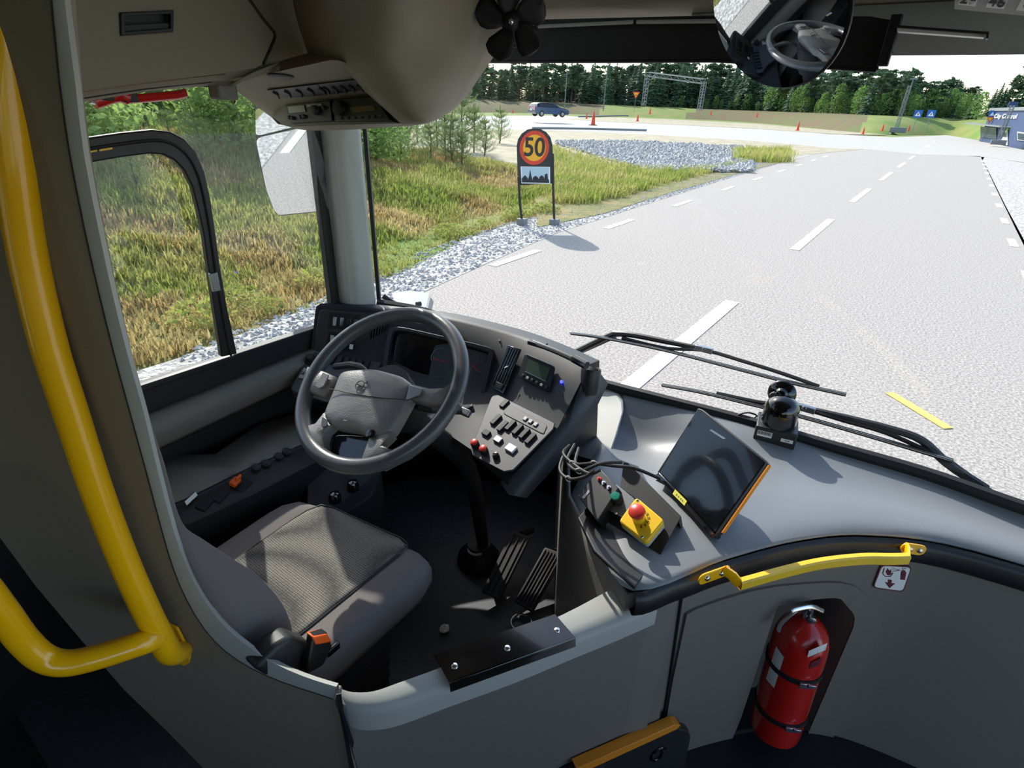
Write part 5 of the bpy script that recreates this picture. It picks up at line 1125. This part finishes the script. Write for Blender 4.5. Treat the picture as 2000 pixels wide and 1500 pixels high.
# bushes and saplings on the crest beyond the side window
bl_=[]
for k in range(34):
    y=-1.5+k*.42+R.uniform(-.3,.3); x=-14.2+R.uniform(-3.6,2.6)-(.25*max(0,y-7)); bl_.append((x,y,R.uniform(.9,1.9)))
for k in range(16):
    y=-1+k*.8; bl_.append((-19.5+R.uniform(-2,2),y,R.uniform(2.2,3.6) if y<9 else R.uniform(1.2,2.0)))
for i,(x,y,s_) in enumerate(bl_):
    side='on the bank crest beyond the driver window' if s_<2.2 else 'behind the lower bushes beyond the driver window'
    plant('leafy_bush',V((x,y,bank_z(x,y)-.05)),bush[i%3],('bright leafy bush ' if s_<2.2 else 'tall leafy birch bush ')+side,'bush','bushes on the bank crest' if s_<2.2 else 'tall bushes behind the bank crest',1,R.uniform(0,6),(s_*1.15,s_*1.15,s_))
for i,(px,py,hp) in enumerate(((395,330,110),(275,380,90),(340,300,80),(470,300,80))):
    p=on_bank(px,py)
    if p is None: p=ray(px,py)*17
    plant('young_pine',V((p.x,p.y,bank_z(p.x,p.y)-.03)),pines[i%3],('thin young pine right of the sliding window corner','young pine seen through the sliding pane','young pine behind the top of the sliding window frame','young pine beside the side mirror')[i],'small pine','young pines by the driver window',hp*p.length/1180,i*1.3)
weed=[clump_mesh('weed_leaves','blade',260,.30,.22,s_,.028) for s_ in (5,6)]
for i in range(26):
    y=R.uniform(2.5,17); x=lerp_edge(LE,y)-.75-(.35 if 6<y<14 else 0)-R.uniform(.1,.9)
    o=bpy.data.objects.new('weed_clump',weed[i%2]); COL.objects.link(o); o.location=(x,y,bank_z(x,y)); s_=R.uniform(.6,1.4); o.scale=(s_,s_,s_); o.rotation_euler=(0,0,i)
    tag(o,'low fresh green weed clump at the edge of the gravel shoulder','weed','weed clumps along the shoulder')
# stones in the bed and on the shoulder
def stones(name,n,seed,region,smin,smax,label):
    rg=np.random.default_rng(seed); vs=[];fs=[];k=0
    base=np.array([(1,0,0),(-1,0,0),(0,1,0),(0,-1,0),(0,0,1),(0,0,-1)]); F8=[(0,2,4),(2,1,4),(1,3,4),(3,0,4),(2,0,5),(1,2,5),(3,1,5),(0,3,5)]
    for _ in range(n):
        x,y,z=region(rg); s_=rg.uniform(smin,smax); q=base*(s_*rg.uniform(.6,1.2,size=(6,1))); q[:,2]*=.7; a=rg.uniform(0,6.28); c,s2=math.cos(a),math.sin(a)
        q=np.stack([q[:,0]*c-q[:,1]*s2,q[:,0]*s2+q[:,1]*c,q[:,2]],1)+np.array([x,y,z]); vs+=[tuple(v) for v in q]; fs+=[tuple(i+k for i in f) for f in F8]; k+=6
    me=bpy.data.meshes.new(name); me.from_pydata(vs,[],fs); me.update(); me.materials.append(M['stone']); o=finish(name,me,ang=20); o['kind']='stuff'; o['label']=label
M['stone']=mat('stone_grey',(150,146,142),.9,var=((205,202,196),9))
def regs(rg):
    y=rg.uniform(2,30)**1.0; e=lerp_edge(LE,y); return e-rg.uniform(.0,.85+(.35 if 6<y<14 else 0)),y,ROAD+.01
stones('shoulder_gravel',9000,4,regs,.012,.035,'loose pale stones on the left shoulder')
def regb(rg):
    while 1:
        px,py=rg.uniform(1085,1470),rg.uniform(278,340)
        top=278+max(0,(px-1240))*.05; bot=284+ (px-1085)*.30 if px<1270 else 338
        if top<py<bot: p=gr(px,py); return p.x,p.y,ROAD+.04+rg.uniform(0,.12)
stones('bed_stones',7000,5,regb,.05,.14,'heap of grey crushed stones beyond the speed sign')
# green strip between stone bed and road
def regd(rg):
    px=rg.uniform(1075,1500); py=rg.uniform(285+min(1,(px-1075)/165)*48 if px<1240 else 333,400)-max(0,(px-1400))*.3
    p=gr(px,py); 
    if p.x>lerp_edge(LE,p.y)-1.0: return None,None,None
    return p.x,p.y,1.6
tufts('ditch_grass','blade',3500,7,'green grass in the ditch beyond the speed sign',regd,.1,.25,zf=lambda x,y:ROAD)
def regf(rg):
    px=rg.uniform(1440,1540); py=rg.uniform(296,318); p=gr(px,py); return p.x,p.y,3.0
tufts('verge_grass','blade',500,8,'green tussocks at the road edge beyond the stones',regf,.1,.2,zf=lambda x,y:ROAD)
# ---- road paint
def dash(a,c,w_,m='paint',name='road_marking',grp=None,lab=None):
    A,Cc=V((a[0],a[1],0)),V((c[0],c[1],0)); d=(Cc-A).normalized(); n_=V((d.y,-d.x,0))*w_/2; b=MB()
    b.prism([V((p.x,p.y,ROAD+.008)) for p in (A-n_,Cc-n_,Cc+n_,A+n_)],V((0,0,-.004))); o=b.build(name,M[m]); struct(o); o['label']=lab or 'white road marking'; return o
for y0,y1 in ((-5,-2),(4.0-2.9,4.0-.9),(4.05,7.25),(11.1,15.2),(18.9,23),(26.6,30.9),(34.3,38.5),(42,46),(50,54),(62,66),(76,80)): dash((-1.62+max(0,y0-20)*.012,y0),(-1.62+max(0,y1-20)*.012,y1),.17 if y0<8 else .16)
for y0 in (-14.6,-10.5,-6.5,-2.5,1.5,6.5,10.3,14.1,18.2,22,26,30,34,38): dash((-4.93-max(0,y0-6)*.012+(.8 if y0<4 else 0),y0),(-4.95-max(0,y0-5)*.012+(.8 if y0<4 else 0),y0+1.3),.14)
for k in range(12): y=8+k*3.35; x=1.72+max(0,y-14)*.016; dash((x,y),(x,y+.95),.14)
dash(P2([(1737,768)])[0],P2([(1852,838)])[0],.09,'ypaint',lab='faded yellow road marking')
# ---- far bank (rising ground under the forest)
FB_=[(860,221),(950,219),(1100,219),(1190,221),(1250,223),(1330,228),(1400,233),(1480,239),(1560,246),(1640,255),(1700,261),(1755,263),(1850,264),(1915,272),(2000,286),(2100,300),(2250,330)]
b=MB(); r0=[];r1=[];r2=[];r3=[]
for x,y in FB_:
    p=gr(x,y+.5); d=V((p.x,p.y,0)); 
    if d.length>150: p=p*(150/d.length); p.z=ROAD
    o_=V((p.x,p.y,0)).normalized(); r0.append(V((p.x,p.y,ROAD-.1))); r1.append(p+o_*6+V((0,0,1.3))); r2.append(p+o_*16+V((0,0,2.2))); r3.append(p+o_*90+V((0,0,3.5)))
b.grid([spline(r,8) for r in (r0,r1,r2,r3)]); o=b.build('far_bank',M['heath'],ang=180); struct(o); o.data.materials.append(M['fargrass']); o.data.materials.append(M['sand'])
for p_ in o.data.polygons:
    x_=proj(p_.center+o.location)[0]; x_+=10*math.sin(p_.center.z*3); p_.material_index=1 if 1175<x_<1350 or x_>1690 else 0
FARP=[( (x),p) for (x,_),p in zip(FB_,r2)]
# green strips on it
def strip(name,x0,x1,yt,yb,m,lab):
    b=MB(); n_=10; rr=[[],[]]
    for i in range(n_+1):
        x=x0+(x1-x0)*i/n_; 
        for k,yy in enumerate((yt,yb)):
            y=yy[0]+(yy[1]-yy[0])*i/n_; D=fd(x)-3+(2 if k==0 else 0); r=ray(x,y); s_=D/math.hypot(r.x,r.y); rr[k].append(r*s_)
    b.grid(rr); o=b.build(name,M[m],solid=.3); o['kind']='stuff'; o['label']=lab
def fd(x):
    for (x0,p0),(x1,p1) in zip(FARP,FARP[1:]):
        if x0<=x<=x1: f=(x-x0)/(x1-x0); return (math.hypot(p0.x,p0.y)*(1-f)+math.hypot(p1.x,p1.y)*f)-14
    return 70
#strip('green_slope',1180,1340,(200,205),(219,226),'fargrass','bright green grass slope under the steel gantry')
#strip('green_slope',1710,1925,(238,246),(262,273),'fargrass','bright green grass slope right of the white mast')
# ---- forest
def spruce_mesh(seed,h=1.0,tiers=15,nb=9):
    rg=np.random.default_rng(seed); vs=[];fs=[];k=0
    for t_ in range(tiers):
        f=t_/tiers; z=h*(.10+.88*f); rad_=h*.165*(1-f)**.8*rg.uniform(.8,1.15)+.008*h
        for j in range(nb):
            a=(j+rg.uniform(-.3,.3))*6.283/nb+t_*.7; w_=6.283/nb*.62; rl=rad_*rg.uniform(.65,1.2); dz=rl*rg.uniform(.25,.6)
            c0=(0,0,z+h*.05); c1=(math.cos(a-w_)*rl*.55,math.sin(a-w_)*rl*.55,z-dz*.3); c2=(math.cos(a)*rl,math.sin(a)*rl,z-dz); c3=(math.cos(a+w_)*rl*.55,math.sin(a+w_)*rl*.55,z-dz*.3)
            vs+=[c0,c1,c2,c3]; fs.append((k,k+1,k+2,k+3)); k+=4
            for e_ in range(2):
                aa=a+rg.uniform(-.4,.4); q=rl*rg.uniform(.4,1.05); zz=z-dz*rg.uniform(0,1.2); s_=h*.022
                vs+=[(math.cos(aa)*q,math.sin(aa)*q,zz+s_*.5),(math.cos(aa+.25)*q*.9,math.sin(aa+.25)*q*.9,zz-s_),(math.cos(aa)*q*1.25,math.sin(aa)*q*1.25,zz-s_*.7)]; fs.append((k,k+1,k+2)); k+=3
    me=bpy.data.meshes.new('crown'); me.from_pydata(vs,[],fs); me.update(); me.materials.append(M['conif']); return me
def pinetree_mesh(seed,h=1.0):
    rg=np.random.default_rng(seed); vs=[];fs=[];k=0
    for c_ in range(16):
        z=h*rg.uniform(.42,.97); a=rg.uniform(0,6.283); q=h*.13*rg.uniform(.1,1)*(1.15-abs(z/h-.65)); cx,cy=math.cos(a)*q,math.sin(a)*q; rr=h*rg.uniform(.04,.08)
        for i in range(40):
            v=rg.normal(size=3); v/=np.linalg.norm(v); v*=rr*rg.uniform(.5,1); v[2]*=.55; s_=h*.02; q1=rg.normal(size=3)*s_; q2=rg.normal(size=3)*s_; c=np.array([cx,cy,z])+v
            vs+=[tuple(c+q1),tuple(c+q2),tuple(c-q1-q2*.3)]; fs.append((k,k+1,k+2)); k+=3
    me=bpy.data.meshes.new('crown'); me.from_pydata(vs,[],fs); me.update(); me.materials.append(M['conif']); return me
def trunk_mesh(h,r): 
    b=MB(); b.tube([V((0,0,-.02)),V((0,0,h))],[r,r*.2],6); me=bpy.data.meshes.new('trunk'); b.b.to_mesh(me); b.b.free(); me.materials.append(M['bark']); return me
tr_=trunk_mesh(.95,.011)
spr=[[('crown',spruce_mesh(s_)),('trunk',tr_)] for s_ in (1,2,3,4)]+[[('crown',pinetree_mesh(s_)),('trunk',tr_)] for s_ in (5,6,7)]
birchm=[[('crown',clump_mesh('crown','birch',420,.30,1.0,s_,.05)),('trunk',trunk_mesh(.8,.012))] for s_ in (8,9)]
TOP=[(860,128),(950,124),(1000,120),(1060,116),(1120,118),(1200,118),(1250,114),(1300,116),(1400,118),(1450,120),(1560,130),(1640,135),(1700,136),(1755,138),(1790,152),(1850,158),(1880,172),(1895,185),(1905,215),(1925,215)]
def topy(x):
    for (x0,y0),(x1,y1) in zip(TOP,TOP[1:]):
        if x0<=x<=x1: return y0+(y1-y0)*(x-x0)/(x1-x0)
    return 215
zones=((860,1120,'left of the lamp posts'),(1120,1240,'behind the lamp posts'),(1240,1375,'behind the steel gantry'),(1375,1600,'between the gantry and the round mirror'),(1600,1760,'left of the white mast'),(1760,1990,'right of the white mast'))
def zone(x):
    for a,c,l in zones:
        if a<=x<c: return l
    return zones[-1][2]
R.seed(11)
def tree_at(px,D,ht,kind,arr,nm,lab,cat,grp,wf=1.0):
    r=ray(px,235); q=math.hypot(r.x,r.y); p=r*(D/q); z=ROAD+2.0+ (D-fd(px)-14)*.015
    plant(nm,V((p.x,p.y,z)),arr[kind],lab,cat,grp,1,R.uniform(0,6),(ht*wf,ht*wf,ht))
for row,(dd0,n_) in enumerate(((4,70),(12,70),(22,66),(36,60))):
    for i in range(n_):
        px=862+(1900-862)*(i+R.uniform(-.4,.4)+.5)/n_; D=fd(px)+18+dd0+R.uniform(-3,3)
        r=ray(px,topy(px)+R.uniform(-6,26)+(8 if row==0 else 0)); s_=D/math.hypot(r.x,r.y); ztop=r.z*s_; z0=ROAD+2.0+(D-fd(px)-14)*.015; ht=ztop-z0
        if ht<3: ht=3+R.uniform(0,2)
        k=R.choice((0,1,2,3,4,5,6)); tree_at(px,D,ht,k,spr,'forest_tree',('dark spruce' if k<4 else 'round-crowned pine')+' in the tall forest '+zone(px),'tree','forest trees '+zone(px),R.uniform(1.3,2.3))
for i in range(48):
    px=1330+(1920-1330)*(i+R.uniform(-.4,.4))/48; D=fd(px)+17+R.uniform(0,5); hpx=R.uniform(16,40) if px>1480 else R.uniform(12,24); ht=hpx*D/1000
    tree_at(px,D,ht,i%2,birchm,'birch_sapling','light green birch sapling at the forest foot '+zone(px),'sapling','birch saplings '+zone(px),R.uniform(.7,1.1))
for i in range(12):
    px=1925+i*9; D=150; r=ray(px,205 if i>5 else 228); tree_at(px,D,R.uniform(9,12) if i>5 else R.uniform(5,7),i%7,spr,'forest_tree','distant tree above the blue building','tree','trees above the blue building',1.4)
# ================================================================== SIGNS, CAR, MASTS, CONES, BUILDING
t=T('speed_sign',V((-6.13,9.58,ROAD)),'dark arched road sign with 50 in a red ringed yellow disc over a town silhouette','road sign')
SPn0=V((.715,-.70,0)).normalized(); 
A0=gr(1020,440); A1=gr(1083,440); sn=V(((A1-A0).y,-(A1-A0).x,0)).normalized(); sn=sn if sn.dot(A0)<0 else -sn
def sgn(px,py,o=0): return gp(px,py,A0,sn)+sn*o
arch=[sgn(x,y) for x,y in ((1014,362),(1011,330),(1009.5,285),(1012,272),(1019,261),(1030,253),(1043,250.5),(1056,252),(1067,258),(1075,268),(1079,283),(1080,310),(1082,358)) ]
b=MB(); b.prism(arch,-sn*.02); b.build('back_plate',M['signb'],t)
for pts in (((1013,345),(1016,400),(1020,436)),((1080,300),(1081,380),(1083,437))):
    P_=[sgn(*p,-.01) for p in pts]; b=MB(); b.tube(P_,.024,8); b.build('post',M['signb'],t)
    b=MB(); e=P_[-1]; b.box(V((e.x,e.y,e.z+.01)),(.16,.16,.16)); b.build('concrete_foot',M['post'],t,bevel=.01)
dc=sgn(1043.5,289,.004); du_=EZ.cross(sn).normalized(); 
sv=EZ
rz=(sgn(1043.5,256,.0)-sgn(1043.5,323,.0)).length/2; rx=(sgn(1072.5,289)-sgn(1015,289)).length/2; rd=(rz+rx)/2
def disc(r,o,m,nm,par):
    b=MB(); b.prism([dc+sn*o+(du_*math.cos(a)*rx/rd+EZ*math.sin(a)*rz/rd)*r for a in [2*math.pi*i/40 for i in range(40)]],sn*.003); return b.build(nm,M[m],par)
disc(rd,0,'signr','red_ring',t); disc(rd*.77,.004,'signy','yellow_disc',t)
text('50',dc+sn*.009,du_,EZ,.32,'dkprint',t,'number',.002,sx=.92,bold=.008)
pan=[sgn(x,y,.004) for x,y in ((1016.5,325),(1074,326),(1074.5,359),(1018.5,358))]
b=MB(); b.prism(pan,sn*.003); b.build('panel_edge',M['white'],t)
cpan=sum(pan,V())/4
b=MB(); b.prism([cpan+(p-cpan)*.92+sn*.004 for p in pan],sn*.002); b.build('town_panel',mat('pale_blue_grey',(178,200,208),.5),t)
sk_=[(1019,356),(1019,348),(1025,342),(1030,347),(1031,351),(1033,344),(1035,331),(1038,345),(1040,352),(1041,346),(1046,343),(1051,347),(1052,350),(1054,345),(1058,342),(1062,346),(1063,350),(1064,340),(1069,339),(1070,350),(1072,351),(1072.5,357)]
b=MB(); b.prism([sgn(x,y,.011) for x,y in sk_],sn*.002); b.build('town_silhouette',M['signb'],t)
# ---- car
cb0=gr(1050,230.5); D=75; r=ray(1050,229); s_=D/math.hypot(r.x,r.y); co=ray(1071,228)*s_
t=T('car',V((co.x,co.y,co.z)),'dark blue estate car driving away on the side road','car')
r1=ray(1092,229)*s_*1.03; fw=V((r1.x-co.x,r1.y-co.y,0)).normalized(); rt=V((fw.y,-fw.x,0))
vd=V((co.x,co.y,0)).normalized(); perp=V((-vd.y,vd.x,0)); perp=perp if perp.dot(V(XC[:])*0+fw)>0 else -perp
fw=(perp*.86+vd*.5).normalized(); rt=V((fw.y,-fw.x,0)); rt=rt if rt.dot(vd)<0 else -rt
k=1.0
def cw(x,y,z): return co+fw*x*k+rt*y*k+EZ*z*k
prof=[(-2.35,.45),(-2.4,.8),(-2.3,1.02),(-2.05,1.4),(-1.7,1.50),(-.2,1.52),(.3,1.45),(1.1,1.02),(2.0,.9),(2.35,.7),(2.38,.4),(2.2,.28),(-2.2,.3)]
b=MB(); rows=[]
for y,f in ((-.88,.86),(-.92,1),(-.75,1),(.75,1),(.92,1),(.88,.86)):
    rows.append([cw(x*(1 if f==1 else .97),y*(1-.22*max(0,(z-.95)/.55)),.3+(z-.3)*f if z>1 else z) for x,z in prof])
b.grid(rows,True); 
for rw in (rows[0],rows[-1]): b.b.faces.new([b.b.verts.new(p) for p in rw])
b.build('body',M['carblue'],t,ang=50)
b=MB()
for sd_ in (-1,1): b.prism([cw(x,sd_*y,z) for x,z,y in ((-1.95,1.05,.90),(-1.75,1.38,.83),(.15,1.40,.83),(.95,1.05,.90))],rt*sd_*.015)
b.build('side_window',M['cargl'],t)
b=MB(); b.prism([cw(-2.30,-.7,1.05),cw(-2.30,.7,1.05),cw(-2.08,.62,1.36),cw(-2.08,-.62,1.36)],-fw*.02+EZ*.01); b.build('rear_window',M['cargl'],t)
for x in (-1.45,1.45):
    for sd_ in (-1,1):
        b=MB(); c=cw(x,sd_*.80,.33); b.lathe(c,rt*sd_,[(.33,-.1),(.34,0),(.33,.12)],20); wh=b.build('wheel',M['rubber'],t)
        b=MB(); b.lathe(c,rt*sd_,[(.2,.12),(.19,.13)],16); b.build('rim',M['steel'],wh)
for sd_ in (-1,1):
    b=MB(); b.prism([cw(-2.41,sd_*.85,.8),cw(-2.41,sd_*.62,.8),cw(-2.30,sd_*.66,1.08),cw(-2.28,sd_*.86,1.08)],-fw*.03); b.build('tail_light',M['redpl'],t)
b=MB(); b.box(cw(-2.44,0,.72),(.02,.5,.12),(fw,rt,EZ)); b.build('number_plate',M['white'],t)
# ---- cones
def at_h(px,py,H_,hpx):                     # a thing of height H_ that is hpx tall, foot seen at px,py
    r=ray(px,py); d=H_*F/hpx/1.0; return r*d
def cone(px,py,hpx,lab,H_=.75,grp=None,mc='cone'):
    p=at_h(px,py,H_,hpx*1.06); t=T('traffic_cone',p,lab,'traffic cone',grp)
    b=MB(); b.lathe(p+EZ*.03,EZ,[(.13*H_/.75,0),(.03,H_-.05),(.025,H_-.03)],16); b.build('cone_body',M[mc],t)
    b=MB(); b.box(p+EZ*.02,(.36,.36,.04)); b.build('base',M['rubber' if hpx>18 else mc],t)
    b=MB(); b.lathe(p+EZ*.32,EZ,[(.098,0),(.068,.2)],16); b.build('reflective_band',M['white' if hpx>40 else 'signr'],t)
cone(1158,245,24,'largest red traffic cone on the side road behind the speed sign',.75)
for x,y,h,l in ((1145.5,232,10,'small orange cone just left of the largest red cone'),(1245,237,12,'orange cone on the verge island below the gantry left leg'),(1269,223,11,'orange cone at the foot of the gantry, on the curb'),(1388,225,9,'orange cone right of the gantry right leg'),(1478,229,9,'orange cone under the round mirror'),(1557.5,255,15,'orange cone on the verge island right of the round mirror'),(1685,262,12,'leftmost orange cone before the white mast'),(1722.5,256,12,'orange cone just left of the concrete mast block'),(1774,256,10,'orange cone just right of the concrete mast block'),(1972,286,14,'orange cone before the blue building door'),(1993,298,13,'orange cone at the right border of the picture'),(992,219,5,'tiny orange cone left of the car'),(1001.5,221,8,'small orange cone nearest the car')): cone(x,y,h,l)
# ---- poles and masts
def pole(px0,py0,px1,py1,Hm,name,lab,cat,grp=None,r=.09,m='post'):
    hpx=math.hypot(px1-px0,py1-py0); p=at_h(px0,py0,Hm,hpx); return p,V((p.x,p.y,p.z+Hm))
for x,y0,y1,l in ((1102,219,130,'left grey lamp post before the forest'),(1178,217,134,'right grey lamp post before the forest')):
    p,q=pole(x,y0,x,y1,10,'','','' ); t=T('lamp_post',p,l,'lamp post','lamp posts before the forest')
    b=MB(); b.tube([p,q],[.12,.07],8); b.build('pole',M['post'],t)
    b=MB(); b.tube([q,q+V((.9,.3,.05))],.06,6); b.box(q+V((1.0,.33,.05)),(.6,.25,.12)); b.build('lamp_head',M['post'],t)
def lattice(p,q,w_,name,lab,cat,n=12,par=None,r=.035):
    t=par or T(name,p,lab,cat); d=(q-p); a=d.normalized(); u,v,_=frame(a,V((.3,.8,.1))); cs=[u*w_/2*i+v*w_/2*j for i,j in ((-1,-1),(1,-1),(1,1),(-1,1))]
    b=MB()
    for c in cs: b.tube([p+c,q+c],r,5)
    b.build('rails',M['post'],t); b=MB()
    for i in range(n):
        for k in range(4):
            c0,c1=cs[k],cs[(k+1)%4]; b.tube([p+d*(i/n)+(c0 if i%2 else c1),p+d*((i+1)/n)+(c1 if i%2 else c0)],r*.55,4)
    b.build('lattice',M['post'],t); return t
pg=ray(1257,207)*110; pg2=ray(1366,216)*100; hg=ray(1254,146)*110; hg2=ray(1368,160)*100
t=T('steel_gantry',pg,'grey steel lattice gantry spanning the side road before the forest','gantry')
lattice(pg,V((pg.x,pg.y,hg.z)),.6,'','','',10,t,.06); lattice(pg2,V((pg2.x,pg2.y,hg2.z)),.6,'','','',10,t,.06); lattice(V((pg.x,pg.y,hg.z)),V((pg2.x,pg2.y,hg2.z)),.7,'','','',16,t,.06)
m0=ray(1751,250)*75; m1=ray(1757,168)*75; 
t=T('white_mast',m0,'slender pale lattice mast on a concrete block beside the road end','mast')
lattice(m0,V((m0.x,m0.y,m1.z)),.32,'','','',16,t,.035); b=MB(); b.tube([V((m0.x+.15,m0.y,m1.z-1)),V((m0.x+.15,m0.y,(ray(1761,154)*75).z))],.05,6); b.box(V((m0.x+.2,m0.y,(ray(1761,156)*75).z)),(.9,.3,.12)); b.build('top_tube',M['post'],t)
b=MB(); b.box(ray(1754,254)*75,(1.9,1.0,.65)); b.build('concrete_block',M['post'],t,bevel=.05)
m0=ray(1952,271)*52; m1=ray(1959,206)*52
t=T('white_mast',m0,'pale lattice mast on a concrete block in front of the blue building','mast')
lattice(m0,V((m0.x,m0.y,m1.z)),.26,'','','',14,t,.03); b=MB(); b.box(ray(1950,278)*52,(1.15,.7,.4)); b.build('concrete_block',M['post'],t,bevel=.03)
# ---- small road signs
def rsign(px,pyb,pyt,Hm,lab,shapes):
    p,q=pole(px,pyb,px,pyt,Hm,'','',''); t=T('road_sign',p,lab,'road sign'); n_=V((-p.x,-p.y,0)).normalized(); u=EZ.cross(n_).normalized()
    b=MB(); b.tube([p,q],.035,6); b.build('post',M['post'],t)
    for k,(nm,m_,pts,zc) in enumerate(shapes):
        c=V((q.x,q.y,q.z+zc))+n_*(.05+.015*k); b=MB(); b.prism([c+u*x+EZ*y for x,y in pts],n_*.01); b.build(nm,M[m_],t)
sq=lambda s_: [(-s_,-s_),(s_,-s_),(s_,s_),(-s_,s_)]
tri=lambda s_: [(-s_,s_*.85),(s_,s_*.85),(0,-s_*.85)]
tru=lambda s_: [(-s_,-s_*.85),(s_,-s_*.85),(0,s_*.85)]
rsign(1238,220,190,3.2,'yellow triangle warning sign with a red border before the forest',[('red_border','signr',tri(.75),0),('yellow_face','signy',tri(.5),.05),('symbol','signb',tri(.15),.0)])
rsign(1781,259,226,2.1,'left of the two small blue pedestrian signs at the road end',[('blue_face','signblue',sq(.42),0),('white_triangle','white',tru(.3),0),('walking_figure','signb',[(-.05,-.15),(.05,-.15),(.03,.1),(-.03,.1)],0)])
rsign(1806,260,226,2.1,'right of the two small blue pedestrian signs at the road end',[('blue_face','signblue',sq(.42),0),('white_triangle','white',tru(.3),0),('walking_figure','signb',[(-.05,-.15),(.05,-.15),(.03,.1),(-.03,.1)],0)])
rsign(1916,280,228,3.0,'blue pedestrian sign over a yellow give way triangle beside the blue building',[('blue_face','signblue',sq(.32),0),('white_triangle','white',tru(.22),0),('red_border','signr',tri(.36),-.62),('yellow_face','signy',tri(.24),-.59)])
# ---- building
BA=gr(1912,276); BB=gr(1992,289.5); bd=(BB-BA); bd.z=0; bn=V((bd.y,-bd.x,0)).normalized(); bn=bn if bn.dot(BA)<0 else -bn; bdir=bd.normalized()
def bp_(px,py,o=0): return gp(px,py,BA,bn)+bn*o
t=T('blue_building',BA,'blue clad building with a flat roof, glazed entrance and white name lettering','building')
far_=BB+bdir*25
zt=bp_(1923,217).z; 
b=MB(); q=[V((BA.x,BA.y,ROAD-.1)),V((far_.x,far_.y,ROAD-.1)),V((far_.x,far_.y,zt)),V((BA.x,BA.y,zt))]; b.prism(q,-bn*12); b.build('walls',M['bldg'],t)
b=MB(); b.prism([V((BA.x,BA.y,zt))-bdir*.2+bn*.15,V((far_.x,far_.y,zt))+bn*.15,V((far_.x,far_.y,zt+.3))+bn*.15,V((BA.x,BA.y,zt+.3))-bdir*.2+bn*.15],-bn*12.3); b.build('roof_edge',M['post'],t)
b=MB(); b.prism([bp_(x,y,.05) for x,y in ((1917,247),(1948,250),(1948,272),(1917,268))],bn*.05); b.build('entrance_glazing',M['bwin'],t)
b=MB(); b.prism([bp_(x,y,.9) for x,y in ((1902,240),(1974,247),(1974,249.5),(1902,242.5))],-bn*.9); b.build('canopy',M['post'],t)
b=MB(); b.prism([bp_(x,y,.05) for x,y in ((1958,254),(1970,255),(1970,284),(1958,282))],bn*.05); dr=b.build('door',M['lgrey'],t)
b=MB(); b.prism([bp_(x,y,.11) for x,y in ((1960,257),(1968,258),(1968,268),(1960,267))],bn*.02); b.build('door_pane',M['bwin'],dr)
b=MB(); b.prism([bp_(x,y,.05) for x,y in ((1989,257),(2006,259),(2006,276),(1989,274))],bn*.05); wf=b.build('window_frame',M['lgrey'],t)
b=MB(); b.prism([bp_(x,y,.11) for x,y in ((1991,260),(2006,262),(2006,274),(1991,272))],bn*.02); b.build('pane',M['bwin'],wf)
ht=(bp_(1960,223)-bp_(1960,229)).length
text('City Control',bp_(1965,227.5,.06),bdir if bdir.dot(V(( .81,.58,0)))>0 else bdir,EZ,ht*.8,'white',t,'name_lettering',.05,sx=2.6)
b=MB(); b.box(bp_(1933,211,-2),(.8,.8,1.4)); b.build('roof_vent',M['bldg'],t)
# person in a hi-vis jacket
pp=ray(1962.5,281)*56; t=T('person',pp,'person in a yellow hi-vis jacket and dark trousers standing before the blue building','person')
def body():
    me=bpy.data.meshes.new('person_body'); bm=bmesh.new(); L_=bm.verts.layers.skin.verify()
    J=[(0,0,.92,.15),(0,0,1.2,.16),(0,0,1.42,.15),(0,0,1.52,.06),(0,0,1.66,.10),(0,.0,1.74,.08),(.2,0,1.42,.065),(.26,.02,1.15,.05),(.24,-.1,.92,.04),(-.2,0,1.42,.065),(-.26,.02,1.15,.05),(-.24,-.1,.92,.04),(.1,0,.86,.10),(.11,-.02,.48,.075),(.11,.02,.08,.05),(.12,-.12,.04,.045),(-.1,0,.86,.10),(-.11,-.02,.48,.075),(-.11,.02,.08,.05),(-.12,-.12,.04,.045)]
    vs=[bm.verts.new((x,y,z)) for x,y,z,_ in J]
    for a,c in ((0,1),(1,2),(2,3),(3,4),(4,5),(2,6),(6,7),(7,8),(2,9),(9,10),(10,11),(0,12),(12,13),(13,14),(14,15),(0,16),(16,17),(17,18),(18,19)): bm.edges.new((vs[a],vs[c]))
    for v,j in zip(vs,J): v[L_].radius=(j[3],j[3])
    vs[0][L_].use_root=True; bm.to_mesh(me); bm.free(); me.materials.append(M['signb']); o=bpy.data.objects.new('body',me); COL.objects.link(o); o.modifiers.new('skin','SKIN'); s=o.modifiers.new('s','SUBSURF'); s.levels=1; s.render_levels=1; o.parent=t; return o
body()
b=MB(); b.lathe(pp+EZ*.88,EZ,[(.19,0),(.21,.1),(.20,.35),(.23,.52),(.12,.60)],16,sc=(1,.75)); b.tube([pp+V((.2,0,1.42)),pp+V((.27,.02,1.15)),pp+V((.25,-.08,.98))],.075,8); b.tube([pp+V((-.2,0,1.42)),pp+V((-.27,.02,1.15)),pp+V((-.25,-.08,.98))],.075,8); b.build('hi_vis_jacket',M['hivis'],t)
b=MB(); b.ball(pp+EZ*1.73,.115,(.9,1,1),8); b.build('hair',M['signb'],t)
# outside marker at the right border beyond the windscreen
t=T('roadside_marker',ray(1992,955)*4.2,'small dark grey marker at the right border of the picture below the wipers','marker')
b=MB(); b.box(ray(1998,955)*4.2,(.10,.06,.06)); b.build('marker_body',M['post'],t,bevel=.01)
